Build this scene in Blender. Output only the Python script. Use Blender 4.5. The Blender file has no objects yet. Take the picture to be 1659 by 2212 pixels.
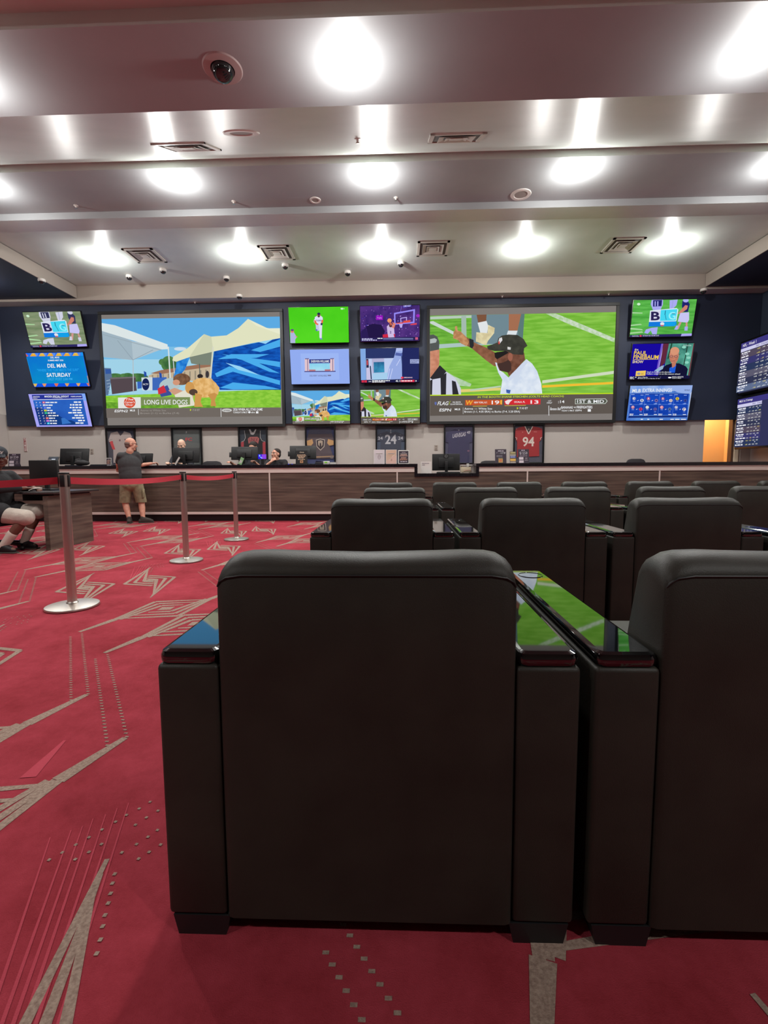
import bpy, bmesh, math, random
from mathutils import Vector, Matrix, Euler
random.seed(7)
S = bpy.context.scene
COL = S.collection
PI = math.pi
R = math.radians

# ------------------------------------------------------------------ camera
cam_data = bpy.data.cameras.new('camera')
cam_data.sensor_fit = 'HORIZONTAL'
cam_data.sensor_width = 36.0
cam_data.lens = 1000.0/1659.0*36.0
cam_data.clip_start = 0.02
cam = bpy.data.objects.new('camera', cam_data)
COL.objects.link(cam)
CAM_M = Matrix.Rotation(R(1.9), 3, 'Z') @ Matrix.Rotation(R(90-5.14), 3, 'X') @ Matrix.Rotation(R(-0.33), 3, 'Z')
cam.matrix_world = Matrix.Translation((0, 0, 1.0)) @ CAM_M.to_4x4()
S.camera = cam

# ------------------------------------------------------------------ world, exposure
S.view_settings.view_transform = 'Standard'
S.view_settings.look = 'None'
S.view_settings.exposure = 0.0
S.view_settings.gamma = 1.0
S.view_settings.use_curve_mapping = False
world = bpy.data.worlds.new('world')
S.world = world
world.use_nodes = True
world.node_tree.nodes['Background'].inputs[0].default_value = (0.76, 0.96, 1.0, 1)
world.node_tree.nodes['Background'].inputs[1].default_value = 2.2
LAMP_W = 210.0          # watts of a downlight
LAMP_COL = (0.97, 0.97, 0.94)
FILL_W = 44.0          # watts of the added fill lamp under each downlight, brightening the ceiling


def ray(px, py):
    return CAM_M @ Vector(((px-829.5)/1000.0, -(py-1106)/1000.0, -1.0))


def at(px, py, Y=None, Z=None, X=None):
    """where the sight line through a pixel of the photo meets a plane of the room"""
    d = ray(px, py)
    t = Y/d.y if Y is not None else ((Z-1.0)/d.z if Z is not None else X/d.x)
    return Vector((0, 0, 1.0)) + d*t


# ------------------------------------------------------------------ colours and materials
def lin(v):
    v = v/255.0
    return v/12.92 if v <= 0.04045 else ((v+0.055)/1.055)**2.4


def c3(r, g, b):
    return (lin(r), lin(g), lin(b), 1.0)


MATS = {}


def mat(name, col, rough=0.6, metal=0.0, spec=0.5, noise=None, bump=None, ior=1.5, coat=0.0, aniso=0.0):
    """procedural principled material; noise=(scale, colour2, stretch), bump=(scale, strength, distance)"""
    if name in MATS:
        return MATS[name]
    m = bpy.data.materials.new(name)
    m.use_nodes = True
    nt = m.node_tree
    b = nt.nodes['Principled BSDF']
    b.inputs['Base Color'].default_value = c3(*col)
    b.inputs['Roughness'].default_value = rough
    b.inputs['Metallic'].default_value = metal
    b.inputs['Specular IOR Level'].default_value = spec
    b.inputs['IOR'].default_value = ior
    b.inputs['Coat Weight'].default_value = coat
    b.inputs['Coat Roughness'].default_value = 0.03
    if noise or bump:
        tc = nt.nodes.new('ShaderNodeTexCoord')
    if noise:
        mp = nt.nodes.new('ShaderNodeMapping')
        mp.inputs['Scale'].default_value = noise[2] if len(noise) > 2 else (1, 1, 1)
        nt.links.new(tc.outputs['Object'], mp.inputs['Vector'])
        n = nt.nodes.new('ShaderNodeTexNoise')
        n.inputs['Scale'].default_value = noise[0]
        n.inputs['Detail'].default_value = 6
        nt.links.new(mp.outputs['Vector'], n.inputs['Vector'])
        rp = nt.nodes.new('ShaderNodeValToRGB')
        rp.color_ramp.elements[0].position = 0.35
        rp.color_ramp.elements[1].position = 0.68
        rp.color_ramp.elements[0].color = c3(*col)
        rp.color_ramp.elements[1].color = c3(*noise[1])
        nt.links.new(n.outputs['Fac'], rp.inputs['Fac'])
        nt.links.new(rp.outputs['Color'], b.inputs['Base Color'])
    if bump:
        n2 = nt.nodes.new('ShaderNodeTexNoise')
        n2.inputs['Scale'].default_value = bump[0]
        n2.inputs['Detail'].default_value = 4
        nt.links.new(tc.outputs['Object'], n2.inputs['Vector'])
        bp = nt.nodes.new('ShaderNodeBump')
        bp.inputs['Strength'].default_value = bump[1]
        bp.inputs['Distance'].default_value = bump[2]
        nt.links.new(n2.outputs['Fac'], bp.inputs['Height'])
        nt.links.new(bp.outputs['Normal'], b.inputs['Normal'])
    MATS[name] = m
    return m


def emit(r, g, b, k=1.0, noise=None):
    """a lit colour on a screen; noise=(scale, colour2, stretch) mottles it"""
    key = 'lit_%d_%d_%d_%d_%s' % (r, g, b, int(k*100), noise)
    if key in MATS:
        return MATS[key]
    m = bpy.data.materials.new('lit_picture')
    m.use_nodes = True
    nt = m.node_tree
    nt.nodes.remove(nt.nodes['Principled BSDF'])
    e = nt.nodes.new('ShaderNodeEmission')
    e.inputs['Color'].default_value = c3(r, g, b)
    e.inputs['Strength'].default_value = k
    if noise:
        tc = nt.nodes.new('ShaderNodeTexCoord')
        mp = nt.nodes.new('ShaderNodeMapping')
        mp.inputs['Scale'].default_value = noise[2]
        n = nt.nodes.new('ShaderNodeTexNoise')
        n.inputs['Scale'].default_value = noise[0]
        n.inputs['Detail'].default_value = 5
        rp = nt.nodes.new('ShaderNodeValToRGB')
        rp.color_ramp.elements[0].position = 0.38
        rp.color_ramp.elements[1].position = 0.62
        rp.color_ramp.elements[0].color = c3(r, g, b)
        rp.color_ramp.elements[1].color = c3(*noise[1])
        nt.links.new(tc.outputs['Object'], mp.inputs['Vector'])
        nt.links.new(mp.outputs['Vector'], n.inputs['Vector'])
        nt.links.new(n.outputs['Fac'], rp.inputs['Fac'])
        nt.links.new(rp.outputs['Color'], e.inputs['Color'])
    nt.links.new(e.outputs['Emission'], nt.nodes['Material Output'].inputs['Surface'])
    MATS[key] = m
    return m


def glass_mat():
    if 'glass' in MATS:
        return MATS['glass']
    m = bpy.data.materials.new('clear_glass')
    m.use_nodes = True
    nt = m.node_tree
    nt.nodes.remove(nt.nodes['Principled BSDF'])
    t = nt.nodes.new('ShaderNodeBsdfTransparent')
    g = nt.nodes.new('ShaderNodeBsdfGlossy')
    g.inputs['Roughness'].default_value = 0.02
    x = nt.nodes.new('ShaderNodeMixShader')
    x.inputs[0].default_value = 0.06
    nt.links.new(t.outputs[0], x.inputs[1])
    nt.links.new(g.outputs[0], x.inputs[2])
    nt.links.new(x.outputs[0], nt.nodes['Material Output'].inputs['Surface'])
    MATS['glass'] = m
    return m


def wood_mat():
    if 'wood' in MATS:
        return MATS['wood']
    m = mat('wood', (72, 60, 54), 0.5, noise=(2.2, (112, 96, 84), (0.55, 3.0, 9.0)), bump=(60, 0.12, 0.002))
    return m


M_BEIGE = mat('beige_wall_paint', (184, 176, 170), 0.85, bump=(90, 0.08, 0.002))
M_NAVY = mat('near_black_navy_paint', (36, 44, 64), 0.6, bump=(60, 0.08, 0.002))
M_CEIL = mat('pale_grey_ceiling_paint', (206, 213, 207), 0.32, noise=(1.2, (194, 201, 195), (1, 1, 1)), bump=(40, 0.10, 0.003))
M_BEAM = mat('taupe_beam_paint', (158, 160, 162), 0.55, noise=(1.0, (147, 149, 151), (1, 1, 1)), bump=(60, 0.08, 0.002))
M_RED = mat('red_carpet', (128, 38, 46), 0.95, spec=0.1, noise=(2.2, (164, 60, 73), (1, 1, 1)), bump=(380, 0.5, 0.004))
_n = [n for n in M_RED.node_tree.nodes if n.type == 'TEX_NOISE'][0]
_n.inputs['Detail'].default_value = 13
_n.inputs['Roughness'].default_value = 0.78
M_GREY = mat('carpet_grey_yarn', (158, 138, 124), 0.95, spec=0.1, noise=(120, (128, 106, 96), (1, 1, 1)), bump=(300, 0.6, 0.004))
M_PINK = mat('carpet_pink_yarn', (170, 66, 79), 0.95, spec=0.1, bump=(300, 0.5, 0.004))
M_LEATHER = mat('black_leather', (46, 44, 38), 0.5, spec=0.35, noise=(7, (38, 36, 31), (1, 1, 1)), bump=(420, 0.22, 0.002))
M_GLOSS = mat('gloss_black_lacquer', (6, 6, 7), 0.03, spec=0.7, ior=1.6, coat=0.5)
M_BLACK = mat('matte_black_plastic', (22, 22, 24), 0.5)
M_STONE = mat('black_stone', (22, 19, 24), 0.2, noise=(30, (34, 30, 36), (1, 1, 1)))
M_WOOD = wood_mat()
M_WOODY = mat('wood_grain_along_depth', (72, 60, 54), 0.5, noise=(2.2, (112, 96, 84), (3.0, 0.55, 9.0)), bump=(60, 0.12, 0.002))
M_TRIM = mat('pale_metal_trim', (226, 216, 208), 0.45, metal=0.1)
M_STEEL = mat('brushed_steel', (206, 198, 190), 0.36, metal=1.0, bump=(200, 0.04, 0.001))
M_BELT = mat('red_webbing', (178, 30, 50), 0.8, bump=(700, 0.3, 0.001))
M_SKIN = mat('skin', (214, 158, 134), 0.55, noise=(18, (198, 138, 116), (1, 1, 1)))
M_SKIND = mat('brown_skin', (108, 72, 60), 0.55)
M_WHITE = mat('white_plastic', (214, 210, 204), 0.5)
M_PAPER = mat('white_paper', (214, 206, 202), 0.8)


# ------------------------------------------------------------------ mesh building
class MB:
    """collects shapes into one mesh with material slots"""

    def __init__(self):
        self.bm = bmesh.new()
        self.mats = []

    def mi(self, m):
        if m not in self.mats:
            self.mats.append(m)
        return self.mats.index(m)

    def _new(self, before, m):
        i = self.mi(m)
        for f in self.bm.faces:
            if f not in before:
                f.material_index = i

    def box(self, c, s, m, bevel=0.0, seg=2, rot=None):
        before = set(self.bm.faces)
        M = Matrix.Translation(c)
        if rot is not None:
            M = M @ rot.to_4x4()
        r = bmesh.ops.create_cube(self.bm, size=1.0, matrix=M @ Matrix.Diagonal((s[0], s[1], s[2], 1)))
        if bevel > 0:
            es = list({e for v in r['verts'] for e in v.link_edges})
            bmesh.ops.bevel(self.bm, geom=es, offset=bevel, segments=seg, affect='EDGES', profile=0.5)
        self._new(before, m)
        return self

    def span(self, a, b, m, bevel=0.0, seg=2):
        c = [(a[i]+b[i])/2 for i in range(3)]
        s = [abs(b[i]-a[i]) for i in range(3)]
        return self.box(c, s, m, bevel, seg)

    def poly(self, pts, m):
        f = self.bm.faces.new([self.bm.verts.new(p) for p in pts])
        f.material_index = self.mi(m)
        return f

    def prism(self, pts, off, m, bevel=0.0):
        """polygon pts (3d) extruded by vector off"""
        before = set(self.bm.faces)
        off = Vector(off)
        a = [self.bm.verts.new(p) for p in pts]
        b = [self.bm.verts.new(Vector(p)+off) for p in pts]
        self.bm.faces.new(a)
        self.bm.faces.new(b[::-1])
        n = len(a)
        for i in range(n):
            self.bm.faces.new((a[i], b[i], b[(i+1) % n], a[(i+1) % n]))
        if bevel > 0:
            es = list({e for v in a+b for e in v.link_edges})
            bmesh.ops.bevel(self.bm, geom=es, offset=bevel, segments=2, affect='EDGES', profile=0.5)
        self._new(before, m)
        return self

    def cyl(self, p0, p1, r0, m, r1=None, seg=20):
        r1 = r0 if r1 is None else r1
        p0, p1 = Vector(p0), Vector(p1)
        d = p1-p0
        before = set(self.bm.faces)
        M = Matrix.Translation((p0+p1)/2) @ d.to_track_quat('Z', 'Y').to_matrix().to_4x4()
        bmesh.ops.create_cone(self.bm, cap_ends=True, segments=seg, radius1=r0, radius2=r1, depth=d.length, matrix=M)
        self._new(before, m)
        return self

    def ball(self, c, r, m, seg=16, rot=None):
        before = set(self.bm.faces)
        M = Matrix.Translation(c)
        if rot is not None:
            M = M @ rot.to_4x4()
        if not hasattr(r, '__len__'):
            r = (r, r, r)
        bmesh.ops.create_uvsphere(self.bm, u_segments=seg, v_segments=max(8, seg*2//3), radius=1.0, matrix=M @ Matrix.Diagonal((r[0], r[1], r[2], 1)))
        self._new(before, m)
        return self

    def lathe(self, prof, c, m, seg=28, axis='Z', flip=1):
        """profile [(radius, height)...] spun about a vertical axis at c"""
        before = set(self.bm.faces)
        rings = []
        for r, z in prof:
            rings.append([self.bm.verts.new((c[0]+r*math.cos(2*PI*k/seg), c[1]+r*math.sin(2*PI*k/seg), c[2]+z*flip)) for k in range(seg)])
        for a, b in zip(rings, rings[1:]):
            for k in range(seg):
                self.bm.faces.new((a[k], a[(k+1) % seg], b[(k+1) % seg], b[k]))
        for rg in (rings[0], rings[-1]):
            if (rg[0].co-rg[seg//2].co).length > 1e-5:
                self.bm.faces.new(rg)
        self._new(before, m)
        return self

    def tube(self, pts, r, m, seg=8):
        pts = [Vector(p) for p in pts]
        before = set(self.bm.faces)
        rings = []
        for i, p in enumerate(pts):
            d = (pts[min(i+1, len(pts)-1)]-pts[max(i-1, 0)]).normalized()
            q = d.to_track_quat('Z', 'Y')
            rings.append([self.bm.verts.new(p+q @ Vector((r*math.cos(2*PI*k/seg), r*math.sin(2*PI*k/seg), 0))) for k in range(seg)])
        for a, b in zip(rings, rings[1:]):
            for k in range(seg):
                self.bm.faces.new((a[k], a[(k+1) % seg], b[(k+1) % seg], b[k]))
        self.bm.faces.new(rings[0][::-1])
        self.bm.faces.new(rings[-1])
        self._new(before, m)
        return self

    def text(self, s, fr, x0, z0, w, h, m, bold=0.02, shear=0.0, depth=0.0):
        """text fitted in a w x h box; fr maps (x, z) in the box plane to a 3d point"""
        for co, tris in [text_mesh(s, bold, shear)]:
            xs = [v[0] for v in co]
            ys = [v[1] for v in co]
            if not xs:
                return self
            ax, bx, ay, by = min(xs), max(xs), min(ys), max(ys)
            i = self.mi(m)
            vs = [self.bm.verts.new(fr(x0+(v[0]-ax)/(bx-ax+1e-9)*w, z0+(v[1]-ay)/(by-ay+1e-9)*h)) for v in co]
            for t in tris:
                try:
                    f = self.bm.faces.new([vs[k] for k in t])
                    f.material_index = i
                except ValueError:
                    pass
        return self

    def build(self, name, parent=None, smooth=False, loc=None, angle=35, recalc=True):
        if recalc:
            bmesh.ops.recalc_face_normals(self.bm, faces=self.bm.faces[:])
        me = bpy.data.meshes.new(name)
        self.bm.to_mesh(me)
        self.bm.free()
        for m in self.mats:
            me.materials.append(m)
        if smooth:
            me.polygons.foreach_set('use_smooth', [True]*len(me.polygons))
            me.set_sharp_from_angle(angle=R(angle))
        o = bpy.data.objects.new(name, me)
        COL.objects.link(o)
        if parent is not None:
            o.parent = parent
        if loc is not None:
            o.location = loc
        return o


TXT = {}


def text_mesh(s, bold, shear):
    k = (s, bold, shear)
    if k in TXT:
        return TXT[k]
    cu = bpy.data.curves.new('lettering', 'FONT')
    cu.body = s
    cu.offset = bold*0.35
    cu.shear = shear
    cu.resolution_u = 3
    ob = bpy.data.objects.new('lettering', cu)
    COL.objects.link(ob)
    dg = bpy.context.evaluated_depsgraph_get()
    me = bpy.data.meshes.new_from_object(ob.evaluated_get(dg))
    co = [tuple(v.co) for v in me.vertices]
    tr = [tuple(p.vertices) for p in me.polygons]
    bpy.data.objects.remove(ob)
    bpy.data.curves.remove(cu)
    bpy.data.meshes.remove(me)
    TXT[k] = (co, tr)
    return TXT[k]


def tag(o, label=None, cat=None, group=None, kind=None):
    if label:
        o['label'] = label
    if cat:
        o['category'] = cat
    if group:
        o['group'] = group
    if kind:
        o['kind'] = kind
    return o


def thing(name, label, cat, loc=(0, 0, 0), rotz=0.0, group=None):
    o = bpy.data.objects.new(name, None)
    o.empty_display_size = 0.1
    COL.objects.link(o)
    o.location = loc
    o.rotation_euler = (0, 0, rotz)
    return tag(o, label, cat, group)


def dup(root, loc, label, rotz=None):
    r = root.copy()
    COL.objects.link(r)
    r.location = loc
    if rotz is not None:
        r.rotation_euler = (0, 0, rotz)
    r['label'] = label
    for ch in list(root.children):
        k = ch.copy()
        COL.objects.link(k)
        k.parent = r
        for g in list(ch.children):
            d = g.copy()
            COL.objects.link(d)
            d.parent = k
    return r


def struct(name, mb, **k):
    o = mb.build(name, **k)
    o['kind'] = 'structure'
    return o


def solid(name, parts, m, parent=None, voxel=0.012, smooth=6, cuts=()):
    """one continuous skin grown over tapered limbs (p0, r0, p1, r1) and ellipsoids (centre, (rx, ry, rz), rotation)"""
    b = MB()
    for p in parts:
        if len(p) == 4:
            p0, r0, p1, r1 = p
            b.ball(p0, r0, m, 14)
            b.ball(p1, r1, m, 14)
            if (Vector(p1)-Vector(p0)).length > 1e-4:
                b.cyl(p0, p1, r0, m, r1, 14)
        else:
            b.ball(p[0], p[1], m, 20, p[2] if len(p) > 2 else None)
    o = b.build(name)
    md = o.modifiers.new('skin', 'REMESH')
    md.mode = 'VOXEL'
    md.voxel_size = voxel
    ms = o.modifiers.new('soft', 'SMOOTH')
    ms.iterations = smooth
    ms.factor = 0.5
    dg = bpy.context.evaluated_depsgraph_get()
    me = bpy.data.meshes.new_from_object(o.evaluated_get(dg))
    me.name = name
    old = o.data
    o.modifiers.clear()
    o.data = me
    bpy.data.meshes.remove(old)
    if not me.materials:
        me.materials.append(m)
    if cuts:
        cb = bmesh.new()
        cb.from_mesh(me)
        for p, n in cuts:          # clean hems
            bmesh.ops.bisect_plane(cb, geom=cb.verts[:]+cb.edges[:]+cb.faces[:], plane_co=p, plane_no=n, clear_outer=True)
        bmesh.ops.holes_fill(cb, edges=[e for e in cb.edges if e.is_boundary], sides=0)
        cb.to_mesh(me)
        cb.free()
    me.polygons.foreach_set('use_smooth', [True]*len(me.polygons))
    if cuts:
        me.set_sharp_from_angle(angle=R(60))
    if parent is not None:
        o.parent = parent
    return o


# ------------------------------------------------------------------ the room
YB = 11.5                      # back wall
XL, XR = -10.4, 8.45           # side walls
YR = -6.0                      # rear end of the room as built
DX0, DX1, DZ = 7.33, 8.14, 2.21   # doorway at the right end of the back wall

# carpet: red pile with a repeating woven pattern of stars and long diamonds
carpet = MB()
carpet.poly([(XL, YR, 0), (XR, YR, 0), (XR, YB, 0), (XL, YB, 0)], M_RED)
TX, TY = 1.85, 1.805


def band(a, b, wa, wb):
    a, b = Vector(a), Vector(b)
    d = (b-a).normalized()
    n = Vector((-d.y, d.x))
    return [a+n*wa/2, a-n*wa/2, b-n*wb/2, b+n*wb/2]


def tile():
    out = []
    Vv = lambda x, y: Vector((x, y))
    # two long diamonds with tapering tails
    for ox, oy in ((0, 0), (0.375, -0.33)):
        c = Vv(-1.711+ox, 3.265+oy)
        T, TR = Vv(-0.172, 0.171), Vv(0.205, 0.236)
        EL = Vv(-0.300, -0.500)
        for k, s in enumerate((1.0, 0.70, 0.40)):
            for sg in (1, -1):
                t, tr, el = T*s*sg, TR*s*sg, EL*sg
                w = 0.034
                mid = t+(el-t)*(0.60-0.05*k)
                j = mid+(el*0.66-mid)*0.35
                out.append((M_GREY, band(c+t, c+j, w, w*0.75)))
                out.append((M_GREY, band(c+t, c+tr, w, w*0.5)))
        for sg in (1, -1):
            el = EL*sg
            st = (T*0.62+(EL-T*0.62)*0.60)*sg
            out.append((M_GREY, band(c+st, c+el, 0.055, 0.026)))
        out.append((M_GREY, [c+Vv(-0.045, -0.045), c+Vv(0.045, -0.03), c+Vv(0.045, 0.045), c+Vv(-0.045, 0.03)]))
        # dotted lines running on from the tail
        for q0, q1 in (((-2.014, 2.690), (-1.44, 1.90)), ((-1.985, 2.750), (-1.40, 1.955))):
            a, b = Vv(*q0)+Vv(ox, oy), Vv(*q1)+Vv(ox, oy)
            n = 34
            for i in range(n):
                p = a+(b-a)*((i+0.5)/n)
                out.append((M_GREY, [p+Vv(-.007, -.004), p+Vv(.007, -.004), p+Vv(.007, .004), p+Vv(-.007, .004)]))
    # two spiked stars
    for ox, oy in ((0, 0), (-0.42, -0.27)):
        c = Vv(-2.297+ox, 4.125+oy)
        U = Vv(-0.312, 0.575)
        Ls = [Vv(-0.160, -0.138), Vv(-0.098, -0.090), Vv(-0.036, -0.042)]
        As = [Vv(0.122, -0.196), Vv(0.098, -0.130), Vv(0.075, -0.066)]
        for sg in (1, -1):
            for k in range(3):
                u = U+Vv(0.012*k, -0.045*k)
                out.append((M_GREY, band(c+u*sg, c+Ls[k]*sg, 0.012, 0.032)))
                out.append((M_GREY, band(c+Ls[k]*sg, c+As[k]*sg, 0.032, 0.032)))
        out.append((M_GREY, [c+Vv(-0.05, -0.02), c+Vv(0.04, -0.036), c+Vv(0.05, 0.02), c+Vv(-0.04, 0.036)]))
    # rows of loose dots between the motifs
    z4 = lambda x, y: at(x/4.425, 1360+y/4.425, Z=0).to_2d()-Vv(TX, -2*TY)
    rows = [[(1435, 1650), (1330, 1715), (1210, 1775), (1105, 1840), (975, 1915), (850, 1990), (725, 2060), (595, 2135), (470, 2205)],
            [(1510, 1735), (1400, 1800), (1295, 1870), (970, 2055), (850, 2130), (720, 2200)],
            [(1505, 1920), (1415, 1985), (1305, 2055), (1165, 2135)], [(1535, 2060), (1425, 2130), (1325, 2195)]]
    for r in rows:
        for x, y in r:
            p = z4(x, y)
            out.append((M_GREY, [p+Vv(-.0045, -.003), p+Vv(.0035, -.0045), p+Vv(.0045, .003), p+Vv(-.0035, .0045)]))
    for x, y in ((248, 1889), (243, 1909), (239, 1931), (234, 1952), (227, 1978), (222, 2002), (217, 2031), (209, 2061)):
        p = at(x, y, Z=0).to_2d()-Vv(TX, -2*TY)
        out.append((M_GREY, [p+Vv(-.0045, -.0045), p+Vv(.0045, -.004), p+Vv(.004, .0045), p+Vv(-.0045, .004)]))
    # bundles of thin pink stripes
    tops = [(1230, 1660), (1120, 1710), (1010, 1770), (890, 1810), (790, 1880), (680, 1920), (480, 1990)]
    for i, (x, y) in enumerate(tops):
        a = z4(x, y)
        b = at(60-26*i, 2420, Z=0).to_2d()-Vv(TX, -2*TY)
        out.append((M_PINK, band(a, b, 0.003, 0.009)))
    a = at(140, 1600, Z=0).to_2d()-Vv(TX, -2*TY)
    b = at(60, 1680, Z=0).to_2d()-Vv(TX, -2*TY)
    out.append((M_PINK, band(a, b, 0.01, 0.05)))
    return out


TL = tile()
for i in range(-5, 7):
    for j in range(-4, 5):
        zz = 0.0006
        for m, pts in TL:
            q = [(p[0]+i*TX, p[1]+j*TY) for p in pts]
            zz += 0.000004
            if all(XL < x < XR and -1.0 < y < YB for x, y in q):
                carpet.poly([(x, y, zz+(0.0003 if m is M_GREY else 0)) for x, y in q], m)
for f in carpet.bm.faces:
    if f.normal.z < 0:
        f.normal_flip()
struct('floor', carpet, recalc=False)

# ceiling: stepped beams and trays
cl = MB()


def slab(y0, y1, z, m, x0=XL, x1=XR):
    cl.poly([(x0, y0, z), (x0, y1, z), (x1, y1, z), (x1, y0, z)], m)


def riser(y, z0, z1, m, x0=XL, x1=XR):
    cl.poly([(x0, y, z0), (x1, y, z0), (x1, y, z1), (x0, y, z1)], m)


slab(YR, 2.95, 4.0, M_BEAM)
riser(2.95, 4.0, 4.10, M_CEIL)
slab(2.95, 3.345, 4.10, M_CEIL)
riser(3.345, 4.0, 4.10, M_CEIL)
slab(3.345, 4.096, 4.0, M_BEAM)
cl.poly([(XL, 4.096, 4.0), (XL, 6.904, 5.405), (XR, 6.904, 5.405), (XR, 4.096, 4.0)], M_CEIL)     # glossy sloped bay
riser(6.904, 5.307, 5.405, M_CEIL)
slab(6.904, 7.948, 5.307, M_BEAM)
riser(7.948, 5.2, 5.307, M_BEAM)
slab(7.948, 8.317, 5.2, M_CEIL)
riser(8.317, 5.2, 5.38, M_CEIL)
slab(8.317, 11.13, 5.38, M_CEIL)
M_FASCIA = mat('beige_fascia_paint', (160, 150, 140), 0.7, bump=(60, 0.08, 0.002))
riser(11.13, 5.05, 5.38, M_FASCIA)
slab(11.13, YB, 5.05, M_CEIL)
struct('ceiling', cl)
# lower dark soffits along both sides with a pale inner face
for nm, x0, x1, xf in (('trim_1', -7.62, XL, -7.62), ('trim_2', 6.95, XR, 6.95)):
    t = MB()
    t.span((x0, 6.91, 5.10), (x1, 11.12, 5.195), M_NAVY)
    sg = 1 if x1 > x0 else -1
    t.span((xf-0.02*sg, 6.905, 5.09), (xf, 11.11, 5.196), M_FASCIA)
    t.span((xf-0.02*sg, 8.33, 5.196), (xf, 11.11, 5.37), M_FASCIA)
    struct(nm, t)

SLOPE = (5.405-4.0)/(6.904-4.096)


def at_slope(px, py):
    d = ray(px, py)
    t = (3.0-4.096*SLOPE)/(d.z-d.y*SLOPE)
    return Vector((0, 0, 1.0))+d*t


# walls
w = MB()
w.span((XL, YB, 0), (DX0, YB+0.12, 5.6), M_BEIGE)
w.span((DX1, YB, 0), (XR+0.12, YB+0.12, 5.6), M_BEIGE)
w.span((DX0, YB, DZ), (DX1, YB+0.12, 5.6), M_BEIGE)
struct('wall_back', w)
w = MB()
w.span((XL-0.12, YR, 0), (XL, YB+0.12, 2.45), M_BEIGE)
w.span((XL-0.12, YR, 2.45), (XL, YB+0.12, 5.6), M_NAVY)
struct('wall_left', w)
w = MB()
w.span((XR, YR, 0), (XR+0.12, YB+0.12, 1.9), M_BEIGE)
w.span((XR, YR, 1.9), (XR+0.12, YB+0.12, 5.6), mat('dark_blue_grey_paint', (50, 60, 76), 0.6, bump=(60, 0.08, 0.002)))
struct('wall_right', w)
w = MB()
w.span((XL-0.12, YR-0.12, 0), (XR+0.12, YR, 4.1), mat('added_rear_wall_paint', (128, 120, 114), 0.8))
struct('wall_rear_added', w)  # unseen closing wall, added to keep outside light off glass and chair backs
# dark band behind the screens
t = MB()
t.span((-9.82, YB-0.06, 2.155), (XR-0.01, YB-0.001, 5.045), M_NAVY)
struct('trim_3', t)
# beige pilaster at the far left
t = MB()
t.span((XL+0.001, YB-0.35, 0), (-9.86, YB-0.001, 2.45), M_BEIGE, 0.01)
struct('trim_4', t)
# doorway with a frame and the warm corridor behind it
d = MB()
M_FRAME = mat('cream_door_frame', (222, 208, 184), 0.5)
d.span((DX1-0.09, YB-0.03, 0), (DX1, YB+0.13, DZ), M_FRAME)
d.span((DX1-0.15, YB+0.0, 0), (DX1-0.10, YB+0.13, DZ), mat('dark_brown_door_edge', (82, 58, 44), 0.5))
struct('door_1', d)
w = MB()
M_WARM = mat('warm_corridor_paint', (226, 196, 150), 0.8)
w.span((DX0-0.6, 13.2, 0), (DX1+0.9, 13.3, 2.9), M_WARM)
w.span((DX0-0.02, YB+0.121, 0), (DX0+0.0, 13.2, 2.9), M_WARM)
w.span((DX1+0.6, YB+0.121, 0), (DX1+0.7, 13.2, 2.9), M_WARM)
w.span((DX0-0.6, YB+0.121, 2.9), (DX1+0.9, 13.3, 3.0), M_WARM)
w.span((8.0, 12.85, 0), (DX1+0.6, 13.19, 2.9), mat('corridor_pier_paint', (206, 170, 122), 0.8))
struct('wall_corridor', w)
t = MB()
t.span((DX0-0.02, YB+0.121, -0.02), (DX1+0.7, 13.3, -0.001), M_RED)
struct('trim_5', t)
lamp = bpy.data.lights.new('corridor_lamp', 'POINT')
lamp.energy = 60
lamp.color = (1.0, 0.76, 0.46)
lamp.shadow_soft_size = 0.12
lo = bpy.data.objects.new('corridor_lamp', lamp)
lo.location = (7.85, 12.35, 2.7)
COL.objects.link(lo)
tag(lo, 'warm lamp in the corridor seen through the doorway', 'lamp')

# ------------------------------------------------------------------ lounge chairs
def chair_back():
    b = MB()
    w, crest = 0.605, 0.832
    prof = [(0.0, 0.045), (0.0, 0.30), (0.002, 0.60), (0.004, 0.792), (0.010, 0.806), (0.028, 0.822), (0.055, 0.831), (0.085, 0.830),
            (0.108, 0.818), (0.120, 0.796), (0.150, 0.66), (0.185, 0.50), (0.21, 0.36), (0.21, 0.045)]
    hw = w/2
    xs = [-hw, -hw+.004, -hw+.014, -hw+.030, -hw+.055, -hw+.10, -hw/2, 0, hw/2, hw-.10, hw-.055, hw-.030, hw-.014, hw-.004, hw]
    rings = []
    for x in xs:
        e = max(0, abs(x)-(hw-0.055))/0.055
        drop = 0.045*(1-math.sqrt(max(0, 1-e*e)))
        e2 = max(0, abs(x)-(hw-0.014))/0.014
        inset = 0.010*(1-math.sqrt(max(0, 1-e2*e2)))
        sag = 0.004*math.cos(x/hw*PI*0.9)*(1 if abs(x) < hw*0.8 else 0)
        ring = []
        for y, z in prof:
            zz = z - (drop*(z-0.70)/(crest-0.70) if z > 0.70 else 0) - (sag if z > 0.815 else 0)
            yy = y + (inset if y < 0.05 else -inset)
            ring.append(b.bm.verts.new((x, yy, zz)))
        rings.append(ring)
    n = len(prof)
    for r0, r1 in zip(rings, rings[1:]):
        for k in range(n):
            b.bm.faces.new((r0[k], r1[k], r1[(k+1) % n], r0[(k+1) % n]))
    b.bm.faces.new(rings[0])
    b.bm.faces.new(rings[-1][::-1])
    b._new(set(), M_LEATHER)
    return b


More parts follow.
